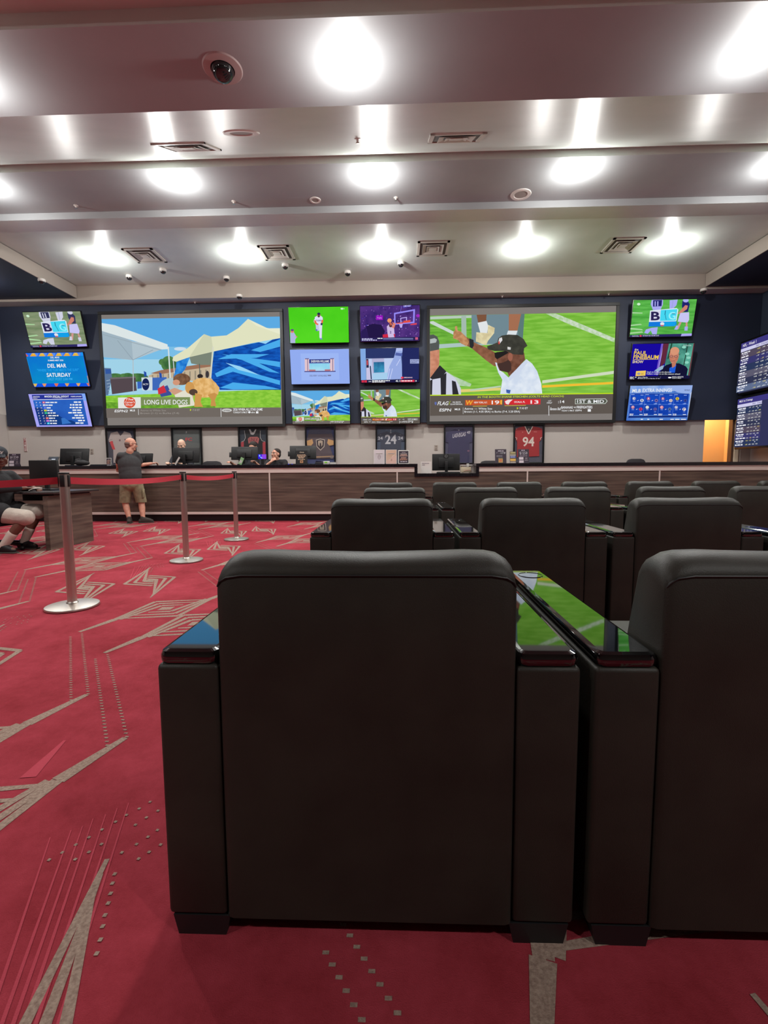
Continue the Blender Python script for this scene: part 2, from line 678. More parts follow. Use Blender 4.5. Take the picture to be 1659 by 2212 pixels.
def arm_top(x0, x1, y0, y1, z0, z1, hole, hr):
    """lacquered slab with softened rim and a round cup well"""
    b = MB()
    bv = 0.012
    m = M_GLOSS

    def loop(i, z):
        r = 0.020-i*0.6
        r = max(r, 0.006)
        pts = []
        for cx, cy, a0 in ((x1-i-r, y0+i+r, -90), (x1-i-r, y1-i-r, 0), (x0+i+r, y1-i-r, 90), (x0+i+r, y0+i+r, 180)):
            for k in range(5):
                a = R(a0+k*22.5)
                pts.append(b.bm.verts.new((cx+r*math.cos(a), cy+r*math.sin(a), z)))
        return pts
    ls = [loop(0.003, z0), loop(0.0, z0+0.006), loop(0.0, z1-bv), loop(0.0035, z1-0.0035), loop(bv, z1)]
    n = len(ls[0])
    for a, c in zip(ls, ls[1:]):
        for k in range(n):
            b.bm.faces.new((a[k], a[(k+1) % n], c[(k+1) % n], c[k]))
    b.bm.faces.new(ls[0][::-1])
    circ = [b.bm.verts.new((hole[0]+hr*math.cos(2*PI*k/32), hole[1]+hr*math.sin(2*PI*k/32), z1)) for k in range(32)]
    es = []
    for lp in (ls[-1], circ):
        for k in range(len(lp)):
            a, c = lp[k], lp[(k+1) % len(lp)]
            e = b.bm.edges.get((a, c)) or b.bm.edges.new((a, c))
            es.append(e)
    bmesh.ops.triangle_fill(b.bm, edges=es, use_beauty=True, normal=(0, 0, 1))
    b._new(set(), m)
    return b


def make_chair(label):
    t = thing('lounge_chair', label, 'chair', group=None)
    bk = chair_back().build('backrest', t, smooth=True, angle=50)
    p = MB()
    hw = 0.3025
    pts = [(-hw+.003, 0.0085, 0.768), (-hw+.008, 0.0045, 0.778), (-hw+.022, 0.003, 0.787)] + [(x, 0.0032, 0.7915) for x in (-.25, -.1, .1, .25)] + [(hw-.022, 0.003, 0.787), (hw-.008, 0.0045, 0.778), (hw-.003, 0.0085, 0.768)]
    p.tube(pts, 0.0022, M_BLACK, 6)
    p.build('piping', bk, smooth=True)
    for sg in (-1, 1):
        a = MB()
        a.span((sg*0.304, 0.004, 0.045), (sg*0.432, 0.78, 0.605), M_LEATHER, 0.010, 3)
        ar = a.build('arm', t, smooth=True)
        hole = (sg*0.368, 0.70)
        b = arm_top(min(sg*.306, sg*.430), max(sg*.306, sg*.430), 0.006, 0.785, 0.6052, 0.634, hole, 0.038)
        at_ = b.build('arm_top', t, smooth=True, angle=40)
        for pl in at_.data.polygons:
            if pl.normal.z > 0.995:
                pl.use_smooth = False
        at_['label'] = 'glossy black lacquered arm top'
        cup = MB()
        cup.lathe([(0.0375, 0.0), (0.0375, -0.022), (0.0001, -0.022)], (hole[0], hole[1], 0.6335), M_BLACK)
        cup.lathe([(0.0375, 0.0), (0.0385, 0.0018), (0.0405, 0.0018), (0.0415, 0.0004)], (hole[0], hole[1], 0.634), M_GLOSS)
        cup.build('cup_holder', at_, smooth=True)
    s = MB()
    s.span((-.300, .215, .30), (.300, .80, .45), M_LEATHER, 0.035, 4)
    s.build('seat', t, smooth=True)
    s = MB()
    s.span((-.298, .72, .07), (.298, .785, .30), M_LEATHER, 0.015, 3)
    s.build('footrest', t, smooth=True)
    s = MB()
    s.span((-.300, .215, .05), (.300, .715, .295), M_LEATHER, 0.01)
    s.build('seat_base', t, smooth=True)
    for x in (-.36, .36):
        for y in (0.045, 0.70):
            l = MB()
            l.prism([(x-.052, y-.04, 0), (x+.052, y-.04, 0), (x+.062, y-.04, .045), (x-.062, y-.04, .045)], (0, .08, 0), M_BLACK)
            l.build('foot', t)
    return t


ROWS = [
    (0.90, 1215, [(787.5, 'black leather lounge chair nearest the camera, its back filling the centre foreground'),
                  (1745, 'black leather lounge chair cut by the right edge, beside the nearest chair')]),
    (2.72, 1090, [(832, 'leftmost black leather lounge chair in the second row from the camera'),
                  (1159, 'second row lounge chair directly behind the gap between the two nearest chairs'),
                  (1490, 'second row black lounge chair seen above the right foreground chair'),
                  (1826, 'second row lounge chair at the right edge, only its arm showing')]),
    (4.52, 1056, [(864, 'leftmost black lounge chair in the third row from the camera'),
                  (1060, 'second lounge chair from the left in the third row'),
                  (1256, 'third lounge chair from the left in the third row'),
                  (1451, 'fourth lounge chair from the left in the third row'),
                  (1643, 'third row lounge chair at the right edge of the photo')]),
    (6.45, 1042, [(858, 'leftmost lounge chair in the farthest row, in front of the wooden counter'),
                  (996, 'second lounge chair from the left in the farthest row by the counter'),
                  (1135, 'third lounge chair from the left in the farthest row by the counter'),
                  (1270, 'fourth lounge chair from the left in the farthest row by the counter'),
                  (1404, 'fifth lounge chair from the left in the farthest row by the counter'),
                  (1538, 'sixth lounge chair from the left in the farthest row by the counter'),
                  (1672, 'farthest row lounge chair at the right edge below the odds boards')]),
]
chair0 = None
GN = ['lounge chairs in the nearest row', 'lounge chairs in the second row', 'lounge chairs in the third row', 'lounge chairs in the farthest row']
for ri, (Y, yy, cs) in enumerate(ROWS):
    x0 = sum(at(c_[0], yy, Y=Y).x-0.892*i_ for i_, c_ in enumerate(cs))/len(cs) if ri else at(cs[0][0], yy, Y=Y).x
    for ci, (px, lab) in enumerate(cs):
        x = x0+0.892*ci
        if chair0 is None:
            chair0 = make_chair(lab)
            o = chair0
        else:
            o = dup(chair0, (0, 0, 0), lab)
        o.location = (x, Y, 0)
        o['group'] = 'black leather lounge chairs in rows'

# ------------------------------------------------------------------ stanchions with red belts
def stanchion(loc, nxt, label):
    t = thing('stanchion', label, 'stanchion', loc, group='steel belt stanchions along the carpet')
    b = MB()
    b.lathe([(0.0001, 0.002), (0.170, 0.002), (0.176, 0.005), (0.176, 0.014), (0.173, 0.019), (0.12, 0.027), (0.05, 0.033), (0.0001, 0.034)], (0, 0, 0), M_STEEL, 48)
    b.build('base', t, smooth=True)
    b = MB()
    b.cyl((0, 0, 0.03), (0, 0, 0.90), 0.0318, M_STEEL, seg=32)
    b.lathe([(0.036, 0.032), (0.040, 0.036), (0.033, 0.046)], (0, 0, 0), M_STEEL)
    b.build('pole', t, smooth=True)
    h = MB()
    h.cyl((0, 0, 0.895), (0, 0, 0.985), 0.0318, M_STEEL, seg=32)
    h.lathe([(0.0001, 0.999), (0.030, 0.999), (0.0345, 0.996), (0.0345, 0.985), (0.0001, 0.985)], (0, 0, 0), M_BLACK)
    for a in (0, 90, 180, 270):
        q = Matrix.Rotation(R(a+12), 3, 'Z')
        h.box(q @ Vector((0.031, 0, 0.937)), (0.012, 0.030, 0.085), M_BLACK, 0.003, rot=q)
    h.build('belt_head', t, smooth=True)
    if nxt is not None:
        d = Vector(nxt)-Vector(loc)
        L = d.length
        u = d.normalized()
        bl = MB()
        n = 14
        prev = None
        for i in range(n+1):
            s = 0.036+(L-0.072)*i/n
            sag = 0.028*4*(i/n)*(1-i/n)
            tw = 0.010*math.sin(PI*i/n)
            side = Vector((-u.y, u.x, 0))*tw
            hi, lo = u*s+Vector((0, 0, 0.965-sag))+side, u*s+Vector((0, 0, 0.915-sag))-side
            a, c = bl.bm.verts.new(hi), bl.bm.verts.new(lo)
            e, f = bl.bm.verts.new(hi+Vector((0.0014, 0, 0))), bl.bm.verts.new(lo+Vector((0.0014, 0, 0)))
            if prev:
                bl.bm.faces.new((prev[0], a, c, prev[1]))
                bl.bm.faces.new((prev[2], e, f, prev[3]))
                bl.bm.faces.new((prev[0], a, e, prev[2]))
                bl.bm.faces.new((prev[1], c, f, prev[3]))
            prev = (a, c, e, f)
        bl._new(set(), M_BELT)
        bl.build('belt', t, smooth=True)['label'] = 'red webbing belt'
    return t


stA, stB, stC = at(157, 1311, Z=0), at(403, 1212, Z=0), at(511, 1166, Z=0)
stO = Vector((stA.x-1.35, stA.y-0.55, 0))
stanchion(stC, None, 'steel belt stanchion farthest from the camera, third in line')
stanchion(stB, stC-Vector((0.0, 0.0, 0)), 'middle steel stanchion, red belt stretched on to the farthest post')
stanchion(stA, stB, 'nearest steel stanchion at left with round steel base on carpet')
stanchion(stO, stA, 'steel stanchion out of frame at left holding the belt crossing the left edge')

# ------------------------------------------------------------------ ceiling fixtures
def downlight(x, y, z, label, watts):
    t = thing('downlight', label, 'light', (x, y, z), group='recessed ceiling downlights')
    b = MB()
    b.lathe([(0.058, 0.0), (0.060, -0.010), (0.085, -0.008), (0.090, 0.0)], (0, 0, 0), M_WHITE)
    b.build('trim_ring', t, smooth=True)
    b = MB()
    b.lathe([(0.0001, -0.020), (0.030, -0.018), (0.050, -0.011), (0.0575, -0.002)], (0, 0, 0), MATS.get('lamp_lens') or lens_mat())
    b.build('lens', t, smooth=True)
    l = bpy.data.lights.new('downlight_lamp', 'SPOT')
    l.energy = watts
    l.color = LAMP_COL
    l.spot_size = R(150)
    l.spot_blend = 0.8
    l.shadow_soft_size = 0.05
    o = bpy.data.objects.new('lamp', l)
    o.location = (0, 0, -0.045)
    COL.objects.link(o)
    o.parent = t
    g = bpy.data.lights.new('ceiling_fill', 'POINT')  # unseen extra lamp hung below the fixture to lift the ceiling brightness
    g.energy = FILL_W*watts/LAMP_W*(0.6 if z < 4.5 else 1.0)
    g.color = LAMP_COL
    g.shadow_soft_size = 0.05
    o = bpy.data.objects.new('fill_lamp', g)
    o.location = (0, 0, -0.20)
    COL.objects.link(o)
    o.parent = t
    return t


def lens_mat():
    m = bpy.data.materials.new('lamp_lens')
    m.use_nodes = True
    nt = m.node_tree
    nt.nodes.remove(nt.nodes['Principled BSDF'])
    e = nt.nodes.new('ShaderNodeEmission')
    e.inputs['Color'].default_value = (1.0, 0.86, 0.66, 1)
    e.inputs['Strength'].default_value = 60
    nt.links.new(e.outputs[0], nt.nodes['Material Output'].inputs['Surface'])
    MATS['lamp_lens'] = m
    return m


def fixture_px(px, py, Z):
    return at(px, py, Z=Z)


for px, py, lab in ((220, 554, 'leftmost downlight in the far ceiling row, above the left screens'),
                    (522, 549, 'second downlight from the left in the far ceiling row'),
                    (825, 543, 'middle downlight of the far ceiling row'),
                    (1135, 535, 'fourth downlight from the left in the far ceiling row'),
                    (1452, 526, 'rightmost downlight in the far ceiling row')):
    p = at(px, py, Z=5.38)
    downlight(p.x, 9.70, 5.38, lab, LAMP_W)
downlight(-9.1, 9.70, 5.09, 'added downlight on the left dark soffit just outside the left edge', LAMP_W)  # unseen lamp carrying on the far row, added to brighten the left wall
for x, lab in ((-3.31, 'left downlight in the middle beam of the ceiling'),
               (-0.373, 'centre downlight in the middle beam, just above the far row'),
               (2.57, 'right downlight in the middle beam of the ceiling'),
               (5.45, 'downlight at the right edge of the middle beam'),
               (-6.25, 'downlight near the left edge of the middle beam')):
    downlight(x, 7.15, 5.307, lab, LAMP_W)
for x, lab in ((-0.366, 'large bright downlight in the near beam at top centre'),
               (2.592, 'large bright downlight in the near beam at the top right corner'),
               (-3.33, 'downlight in the near beam just outside the left edge'),
               (5.55, 'downlight in the near beam far out to the right'),
               (-6.3, 'downlight in the near beam far out to the left')):
    downlight(x, 3.70, 4.0, lab, LAMP_W*0.8)
for x in (-6.3, -3.33, 2.59, 5.55):  # unseen fixtures carrying on the grid, added to light the near end
    downlight(x, -1.2, 4.0, 'added downlight behind the camera at x %s' % {-6.3: 'far left', -3.33: 'left', 2.59: 'right', 5.55: 'far right'}[x], LAMP_W*0.9)['label'] = \
        'added ceiling downlight behind the viewer, ' + {-6.3: 'far left', -3.33: 'left of centre', 2.59: 'right of centre', 5.55: 'far right'}[x]


def vent(px, py, Z, label, s=0.62):
    p = at(px, py, Z=Z) if Z else at_slope(px, py)
    t = thing('ceiling_vent', label, 'vent', p, group='square ceiling air vents')
    if not Z:
        t.rotation_euler = (math.atan(SLOPE), 0, 0)
    M_V = mat('vent_grey_metal', (196, 192, 182), 0.45)
    M_D = mat('vent_dark_gap', (96, 92, 88), 0.7)
    b = MB()
    h = s/2
    for a, c in (((-h, -h), (h, -h+.05)), ((-h, h-.05), (h, h)), ((-h, -h), (-h+.05, h)), ((h-.05, -h), (h, h))):
        b.span((a[0], a[1], -0.015), (c[0], c[1], 0.0), M_V)
    b.build('frame', t)
    b = MB()
    b.span((-h+.04, -h+.04, -0.004), (h-.04, h-.04, 0.0), M_D)
    b.build('duct', t)
    for k, f in enumerate((0.66, 0.40)):
        q = h*f
        b = MB()
        o_, i_ = q, q-0.065
        for sx, sy in ((1, 0), (-1, 0), (0, 1), (0, -1)):
            if sx:
                pts = [(sx*o_, -o_, -0.022), (sx*o_, o_, -0.022), (sx*i_, i_, -0.006), (sx*i_, -i_, -0.006)]
            else:
                pts = [(-o_, sy*o_, -0.022), (o_, sy*o_, -0.022), (i_, sy*i_, -0.006), (-i_, sy*i_, -0.006)]
            b.prism(pts, (0, 0, 0.003), M_V)
        b.build('louvre', t)
    b = MB()
    b.span((-0.07, -0.07, -0.02), (0.07, 0.07, -0.012), M_V)
    b.build('centre_plate', t)
    return t


vent(313, 552, 5.38, 'square ceiling vent at left, beside the leftmost far downlight')
vent(598, 546, 5.38, 'square ceiling vent just right of the second far downlight')
vent(935, 537, 5.38, 'square ceiling vent just right of the middle far downlight')
vent(1345, 530, 5.38, 'square ceiling vent just left of the rightmost far downlight')
vent(405, 317, None, 'square vent in the shiny sloped bay above the left middle downlight', 0.62)
vent(985, 297, None, 'square vent in the shiny sloped bay right of centre', 0.62)


def dome_camera(px, py, Z, label, r=0.062, big=False):
    p = at(px, py, Z=Z)
    t = thing('dome_camera', label, 'security camera', (p.x, p.y, Z), group='dome security cameras')
    b = MB()
    if big:
        b.lathe([(0.085, 0.0), (0.088, -0.012), (0.138, -0.008), (0.146, 0.0)], (0, 0, 0), mat('mauve_white_plastic', (172, 154, 152), 0.5), 36)
    else:
        b.lathe([(0.0001, 0.0), (r*1.15, 0.0), (r*1.25, -0.02), (r*1.2, -0.045), (r*1.02, -0.055)], (0, 0, 0), M_WHITE, 24)
    b.build('housing', t, smooth=True)
    b = MB()
    rr = 0.082 if big else r
    z0 = -0.004 if big else -0.05
    b.lathe([(rr*math.cos(R(a)), z0-rr*(1.05 if big else 0.95)*math.sin(R(a))) for a in (0, 12, 24, 36, 48, 60, 72, 82, 89.9)], (0, 0, 0), mat('smoked_dome', (30, 30, 32), 0.06, spec=0.8), 28)
    b.build('dome', t, smooth=True)
    return t


dome_camera(481, 148, 4.0, 'large recessed dome camera with pale ring, beside the top centre light', big=True)
for px, py, Z, lab in ((352, 581, 5.38, 'white dome camera below the left vent, higher of the pair at left'),
                       (279, 595, 5.38, 'dark dome camera below the leftmost far downlight and vent'),
                       (489, 598, 5.38, 'dome camera below the second far downlight'),
                       (616, 571, 5.38, 'white dome camera close below the second square vent'),
                       (751, 586, 5.38, 'dark dome camera left of centre above the green baseball screen'),
                       (866, 566, 5.38, 'small white dome camera right below the middle far downlight'),
                       (517, 637, 5.05, 'white dome camera under the back soffit above the left projection screen'),
                       (90, 603, 5.09, 'white dome camera on the left dark soffit'),
                       (1520, 624, 5.05, 'white dome camera at the right end of the back soffit')):
    dome_camera(px, py, Z, lab, 0.058)


def ring_speaker(px, py, Z, label, r=0.15):
    p = at(px, py, Z=Z) if Z else at_slope(px, py)
    t = thing('ceiling_speaker', label, 'speaker', p, group='round ceiling speakers')
    if not Z:
        t.rotation_euler = (math.atan(SLOPE), 0, 0)
    b = MB()
    b.lathe([(r*0.62, -0.002), (r*0.66, -0.010), (r*0.95, -0.010), (r, 0.0)], (0, 0, 0), M_WHITE, 32)
    b.build('ring', t, smooth=True)
    b = MB()
    b.lathe([(0.0001, -0.003), (r*0.63, -0.003), (r*0.63, -0.001)], (0, 0, 0), mat('speaker_grille', (150, 144, 138), 0.7), 28)
    b.build('grille', t, smooth=True)


ring_speaker(521, 287, None, 'white ring speaker in the shiny sloped bay, left of centre', 0.19)
ring_speaker(1125, 420, 5.307, 'taupe round speaker in the middle beam, right of centre', 0.16)
ring_speaker(681, 432, 5.307, 'small round speaker in the middle beam, left of centre', 0.09)


def sprinkler(px, py, Z, label):
    p = at(px, py, Z=Z) if Z else at_slope(px, py)
    t = thing('sprinkler', label, 'sprinkler', p, group='small ceiling sprinkler heads')
    if not Z:
        t.rotation_euler = (math.atan(SLOPE), 0, 0)
    b = MB()
    b.lathe([(0.0001, 0.0), (0.035, 0.0), (0.034, -0.006), (0.014, -0.012), (0.012, -0.03)], (0, 0, 0), M_WHITE, 16)
    b.build('escutcheon', t, smooth=True)
    b = MB()
    b.lathe([(0.012, -0.03), (0.022, -0.042), (0.024, -0.045), (0.0001, -0.046)], (0, 0, 0), M_STEEL, 12)
    b.build('deflector', t, smooth=True)


for px, py, Z, lab in ((505, 435, 5.307, 'sprinkler head on the middle beam below the left light'),
                       (855, 427, 5.307, 'sprinkler head on the middle beam below the centre light'),
                       (164, 444, 5.307, 'sprinkler head on the middle beam far left'),
                       (772, 299, None, 'sprinkler head in the shiny sloped bay above the centre light'),
                       (421, 652, 5.05, 'tiny sprinkler under the back soffit over the left projection screen'),
                       (1085, 639, 5.05, 'tiny sprinkler under the back soffit, left of two over the right screen'),
                       (1315, 634, 5.05, 'tiny sprinkler under the back soffit, right of two over the right screen')):
    sprinkler(px, py, Z, lab)

# ------------------------------------------------------------------ picture canvases for screens
class Canvas:
    """draws lit shapes on a flat screen; q = corners TL, TR, BR, BL in tracing coordinates"""

    def __init__(self, q, O, U, V, N):
        self.q = [Vector(p) for p in q]
        self.O, self.U, self.V, self.N = O, U, V, N
        self.b = MB()
        self.d = 0.0
        self.k = 1.0

    def uv(self, x, y):
        a, b, c, d = self.q
        u = v = 0.5
        for _ in range(6):
            p = a*(1-u)*(1-v)+b*u*(1-v)+c*u*v+d*(1-u)*v
            e = p-Vector((x, y))
            du = (b-a)*(1-v)+(c-d)*v
            dv = (d-a)*(1-u)+(c-b)*u
            det = du.x*dv.y-du.y*dv.x
            u -= (e.x*dv.y-e.y*dv.x)/det
            v -= (du.x*e.y-du.y*e.x)/det
        return min(1, max(0, u)), min(1, max(0, v))

    def P(self, x, y, d=None):
        u, v = self.uv(x, y)
        return self.O+self.U*u+self.V*v+self.N*(self.d if d is None else d)

    def poly(self, pts, col, noise=None):
        self.d += 0.00025
        m = col if not isinstance(col, tuple) else emit(*col, k=self.k, noise=noise)
        f = self.b.poly([self.P(x, y) for x, y in pts], m)
        f.normal_update()
        if f.normal.dot(self.N) < 0:
            f.normal_flip()

    def rect(self, x0, y0, x1, y1, col, noise=None):
        self.poly([(x0, y0), (x1, y0), (x1, y1), (x0, y1)], col, noise)

    def line(self, x0, y0, x1, y1, w, col):
        d = Vector((x1-x0, y1-y0)).normalized()*w/2
        n = Vector((-d.y, d.x))
        self.poly([(x0+n.x, y0+n.y), (x1+n.x, y1+n.y), (x1-n.x, y1-n.y), (x0-n.x, y0-n.y)], col)

    def oval(self, x, y, rx, ry, col, noise=None, rot=0, n=20):
        c, s = math.cos(R(rot)), math.sin(R(rot))
        self.poly([(x+rx*math.cos(2*PI*k/n)*c-ry*math.sin(2*PI*k/n)*s, y+rx*math.cos(2*PI*k/n)*s+ry*math.sin(2*PI*k/n)*c) for k in range(n)], col, noise)

    def text(self, s, x0, y0, x1, y1, col, bold=0.02, shear=0.0, skew=0.0):
        """text fitted between (x0, y0) top left and (x1, y1) bottom right; skew = drop of the right end"""
        self.d += 0.00025
        h, w = y1-y0, x1-x0
        m = col if not isinstance(col, tuple) else emit(*col, k=self.k)
        self.b.text(s, lambda a, c: self.P(x0+a*w, y1-c*h+skew*a), 0, 0, 1, 1, m, bold, shear)

    def greek(self, x0, y0, x1, y1, col, seed=0, skew=0.0):
        """a line of lettering too small to read: word-long dashes"""
        rr = random.Random(seed)
        x = x0
        h = y1-y0
        while x < x1-h:
            w = min(x1-x, h*rr.uniform(1.2, 4.0))
            s = skew*(x-x0)/(x1-x0)
            self.poly([(x, y0+s), (x+w, y0+s), (x+w, y1+s), (x, y1+s)], col)
            x += w+h*0.55


WHITE = (236, 238, 240)

# drawn pictures; each takes a canvas whose tracing coordinates are those of the matching crop of the photo
def pic_dogs(c):
    P, L, O_, T = c.poly, c.line, c.oval, c.text
    P([(565, 178), (1558, 163), (1565, 672), (590, 676)], (92, 170, 226))
    P([(570, 330), (1560, 330), (1563, 420), (574, 420)], (122, 190, 230))
    P([(574, 400), (1562, 400), (1565, 580), (584, 600)], (160, 210, 232))
    O_(1005, 342, 34, 10, (206, 222, 236))
    O_(700, 300, 60, 14, (112, 184, 230))
    for x, y, rx, ry in ((940, 425, 42, 44), (975, 440, 40, 45), (905, 415, 20, 18), (640, 492, 40, 14), (710, 490, 30, 14), (765, 502, 62, 24), (690, 495, 30, 16)):
        O_(x, y, rx, ry, (84, 132, 74), ((6, (56, 100, 58), (1, 1, 1))))
    P([(828, 490), (900, 462), (1120, 428), (1190, 430), (1190, 520), (830, 520)], (196, 178, 150))
    P([(838, 478), (900, 460), (1180, 418), (1180, 440), (900, 482)], (156, 112, 88))
    for x in range(850, 1180, 30):
        L(x, 488-(x-850)*.1, x, 515, 8, (150, 140, 120))
    P([(582, 604), (1566, 568), (1565, 672), (590, 676)], (124, 190, 52), ((7, (150, 208, 70), (1, 1, 2.5))))
    P([(586, 640), (900, 650), (1200, 660), (1200, 674), (590, 676)], (92, 150, 44), ((9, (120, 178, 52), (1, 1, 2))))
    P([(578, 448), (616, 450), (622, 500), (600, 600), (586, 600)], (92, 116, 150))
    P([(584, 455), (616, 455), (618, 480), (586, 482)], (52, 88, 160))
    for k in range(5):
        L(590+k*3, 520+k*18, 612, 515+k*18, 4, (150, 170, 190))
    P([(612, 505), (755, 500), (762, 576), (622, 596)], (84, 72, 78))
    P([(612, 502), (755, 496), (756, 504), (612, 512)], (110, 104, 108))
    P([(788, 502), (850, 500), (850, 574), (792, 574)], (206, 218, 224))
    O_(812, 540, 21, 34, (22, 34, 84))
    T('NCTV', 797, 535, 827, 545, WHITE)
    P([(850, 503), (930, 500), (930, 572), (850, 574)], (62, 104, 186))
    for x, y in ((802, 465), (888, 472)):
        P([(x, y), (x+14, y+8), (x+16, y+30), (x+2, y+32)], (40, 80, 170))
    P([(765, 525), (790, 525), (790, 562), (766, 566)], (56, 100, 190))
    L(742, 400, 743, 585, 5, (180, 190, 196))
    L(940, 330, 950, 505, 7, (214, 224, 226))
    L(968, 410, 975, 500, 5, (200, 210, 214))
    # near canopy
    P([(567, 225), (740, 300), (938, 332), (740, 405), (576, 388)], (176, 194, 204))
    P([(567, 225), (735, 300), (742, 404), (576, 388)], (160, 180, 192))
    P([(567, 200), (640, 212), (936, 318), (938, 344), (905, 346), (568, 244)], (220, 230, 230))
    L(568, 262, 900, 350, 4, (150, 168, 178))
    L(655, 296, 742, 404, 3, (140, 158, 170))
    L(855, 348, 742, 404, 3, (140, 158, 170))
    # far tent, shaded mouth and tarpaulins
    P([(1058, 388), (1192, 356), (1186, 432), (1115, 432), (1068, 424)], (122, 132, 118))
    L(1114, 425, 1116, 500, 5, (90, 100, 96))
    P([(985, 416), (1062, 384), (1034, 456), (1005, 490), (968, 502), (982, 450)], (22, 108, 200), ((8, (60, 150, 226), (1, 1, 1))))
    P([(1196, 356), (1560, 283), (1566, 572), (1228, 572), (1176, 500)], (22, 92, 190), ((5, (14, 62, 150), (1, 1, 3))))
    for pts in ([(1215, 400), (1290, 372), (1500, 372), (1430, 392)], [(1240, 372), (1560, 415), (1560, 445), (1330, 400)], [(1400, 350), (1560, 290), (1560, 330), (1450, 360)],
                [(1200, 480), (1280, 440), (1560, 520), (1560, 545), (1300, 470), (1210, 500)], [(1228, 560), (1300, 530), (1480, 550), (1560, 568), (1300, 570)],
                [(1350, 405), (1440, 420), (1560, 480), (1500, 470)]):
        P(pts, (74, 172, 236))
    for pts in ([(1260, 420), (1340, 440), (1450, 490), (1330, 460)], [(1420, 300), (1520, 290), (1480, 315)]):
        P(pts, (150, 212, 244))
    P([(963, 408), (968, 386), (1050, 338), (1112, 285), (1140, 261), (1180, 275), (1265, 268), (1330, 228), (1383, 177), (1430, 215), (1500, 229), (1559, 228),
       (1560, 283), (1400, 312), (1190, 358), (1060, 388), (985, 414)], (224, 226, 192))
    P([(1140, 261), (1180, 275), (1192, 356), (1060, 386)], (206, 210, 178))
    P([(1383, 177), (1430, 215), (1500, 229), (1559, 228), (1560, 262)], (232, 234, 206))
    L(1190, 330, 1176, 505, 8, (214, 216, 196))
    # child hugging a dog
    O_(1118, 495, 16, 12, (46, 40, 40))
    O_(1158, 485, 10, 20, (60, 56, 60))
    O_(950, 545, 62, 40, (176, 196, 200), None, -12)
    P([(880, 570), (935, 545), (960, 600), (900, 612)], (62, 80, 150))
    P([(880, 565), (915, 545), (930, 585), (884, 598)], (206, 50, 66))
    O_(1015, 512, 48, 33, (132, 96, 72), ((10, (104, 72, 52), (1, 1, 1))))
    O_(985, 530, 20, 16, (208, 150, 120))
    P([(940, 575), (975, 560), (1080, 600), (1080, 622), (985, 610)], (206, 156, 128))
    P([(975, 600), (1060, 560), (1090, 660), (1000, 672)], (226, 222, 204))
    O_(1140, 560, 78, 56, (216, 166, 96), ((9, (236, 192, 128), (1, 1, 1))), 6)
    O_(1060, 560, 26, 34, (206, 152, 84))
    O_(1080, 585, 24, 18, (84, 66, 56))
    P([(1090, 590), (1130, 600), (1120, 640), (1135, 668), (1085, 668)], (206, 152, 82))
    P([(1160, 600), (1222, 580), (1200, 630), (1208, 664), (1176, 664), (1180, 630)], (200, 146, 78))
    P([(1205, 535), (1226, 560), (1218, 600), (1200, 590)], (226, 180, 112))
    # lower third
    P([(785, 613), (1062, 613), (1062, 656), (785, 660)], (122, 142, 88))
    P([(657, 615), (785, 613), (786, 674), (658, 676)], (226, 226, 222))
    O_(723, 643, 33, 31, (216, 82, 54))
    for s, y in (('The', 625), ('Corner\'s', 641), ('Guy', 657)):
        T(s, 700 if s != 'Corner\'s' else 694, y-6, 744 if s != 'Corner\'s' else 752, y+6, WHITE, 0.03, 0.2)
    T('LONG LIVE DOGS', 805, 628, 1048, 654, WHITE, 0.03)
    # ticker
    P([(590, 676), (1565, 672), (1568, 722), (592, 730)], (112, 104, 98))
    T('ESPN2', 637, 684, 712, 698, WHITE, 0.04, 0.15)
    T('MLB', 725, 682, 753, 693, WHITE, 0.03)
    L(772, 680, 773, 713, 2, WHITE)
    T('Astros vs White Sox', 783, 682, 928, 693, (150, 144, 138), 0.02)
    T('Brown (1-1) vs Burke (7-4)', 783, 699, 1000, 711, (158, 152, 146), 0.02)
    P([(1062, 679), (1070, 685), (1062, 692)], (206, 222, 40))
    T('7:10 ET', 1076, 681, 1116, 691, (178, 172, 166), 0.02)
    L(1234, 678, 1235, 726, 2.5, WHITE)
    O_(1267, 688, 28, 10, (206, 206, 204))
    T('WNBA', 1248, 684, 1286, 694, (84, 78, 74), 0.03)
    T('2026 WNBA ALL STAR GAME', 1302, 676, 1465, 690, WHITE, 0.04)
    T('TONIGHT 8 PM ET', 1302, 695, 1382, 705, WHITE, 0.02)
    O_(1392, 699, 7, 6, WHITE)
    T('abc', 1402, 695, 1424, 704, WHITE, 0.02)
    c.rect(1429, 694, 1442, 706, WHITE)


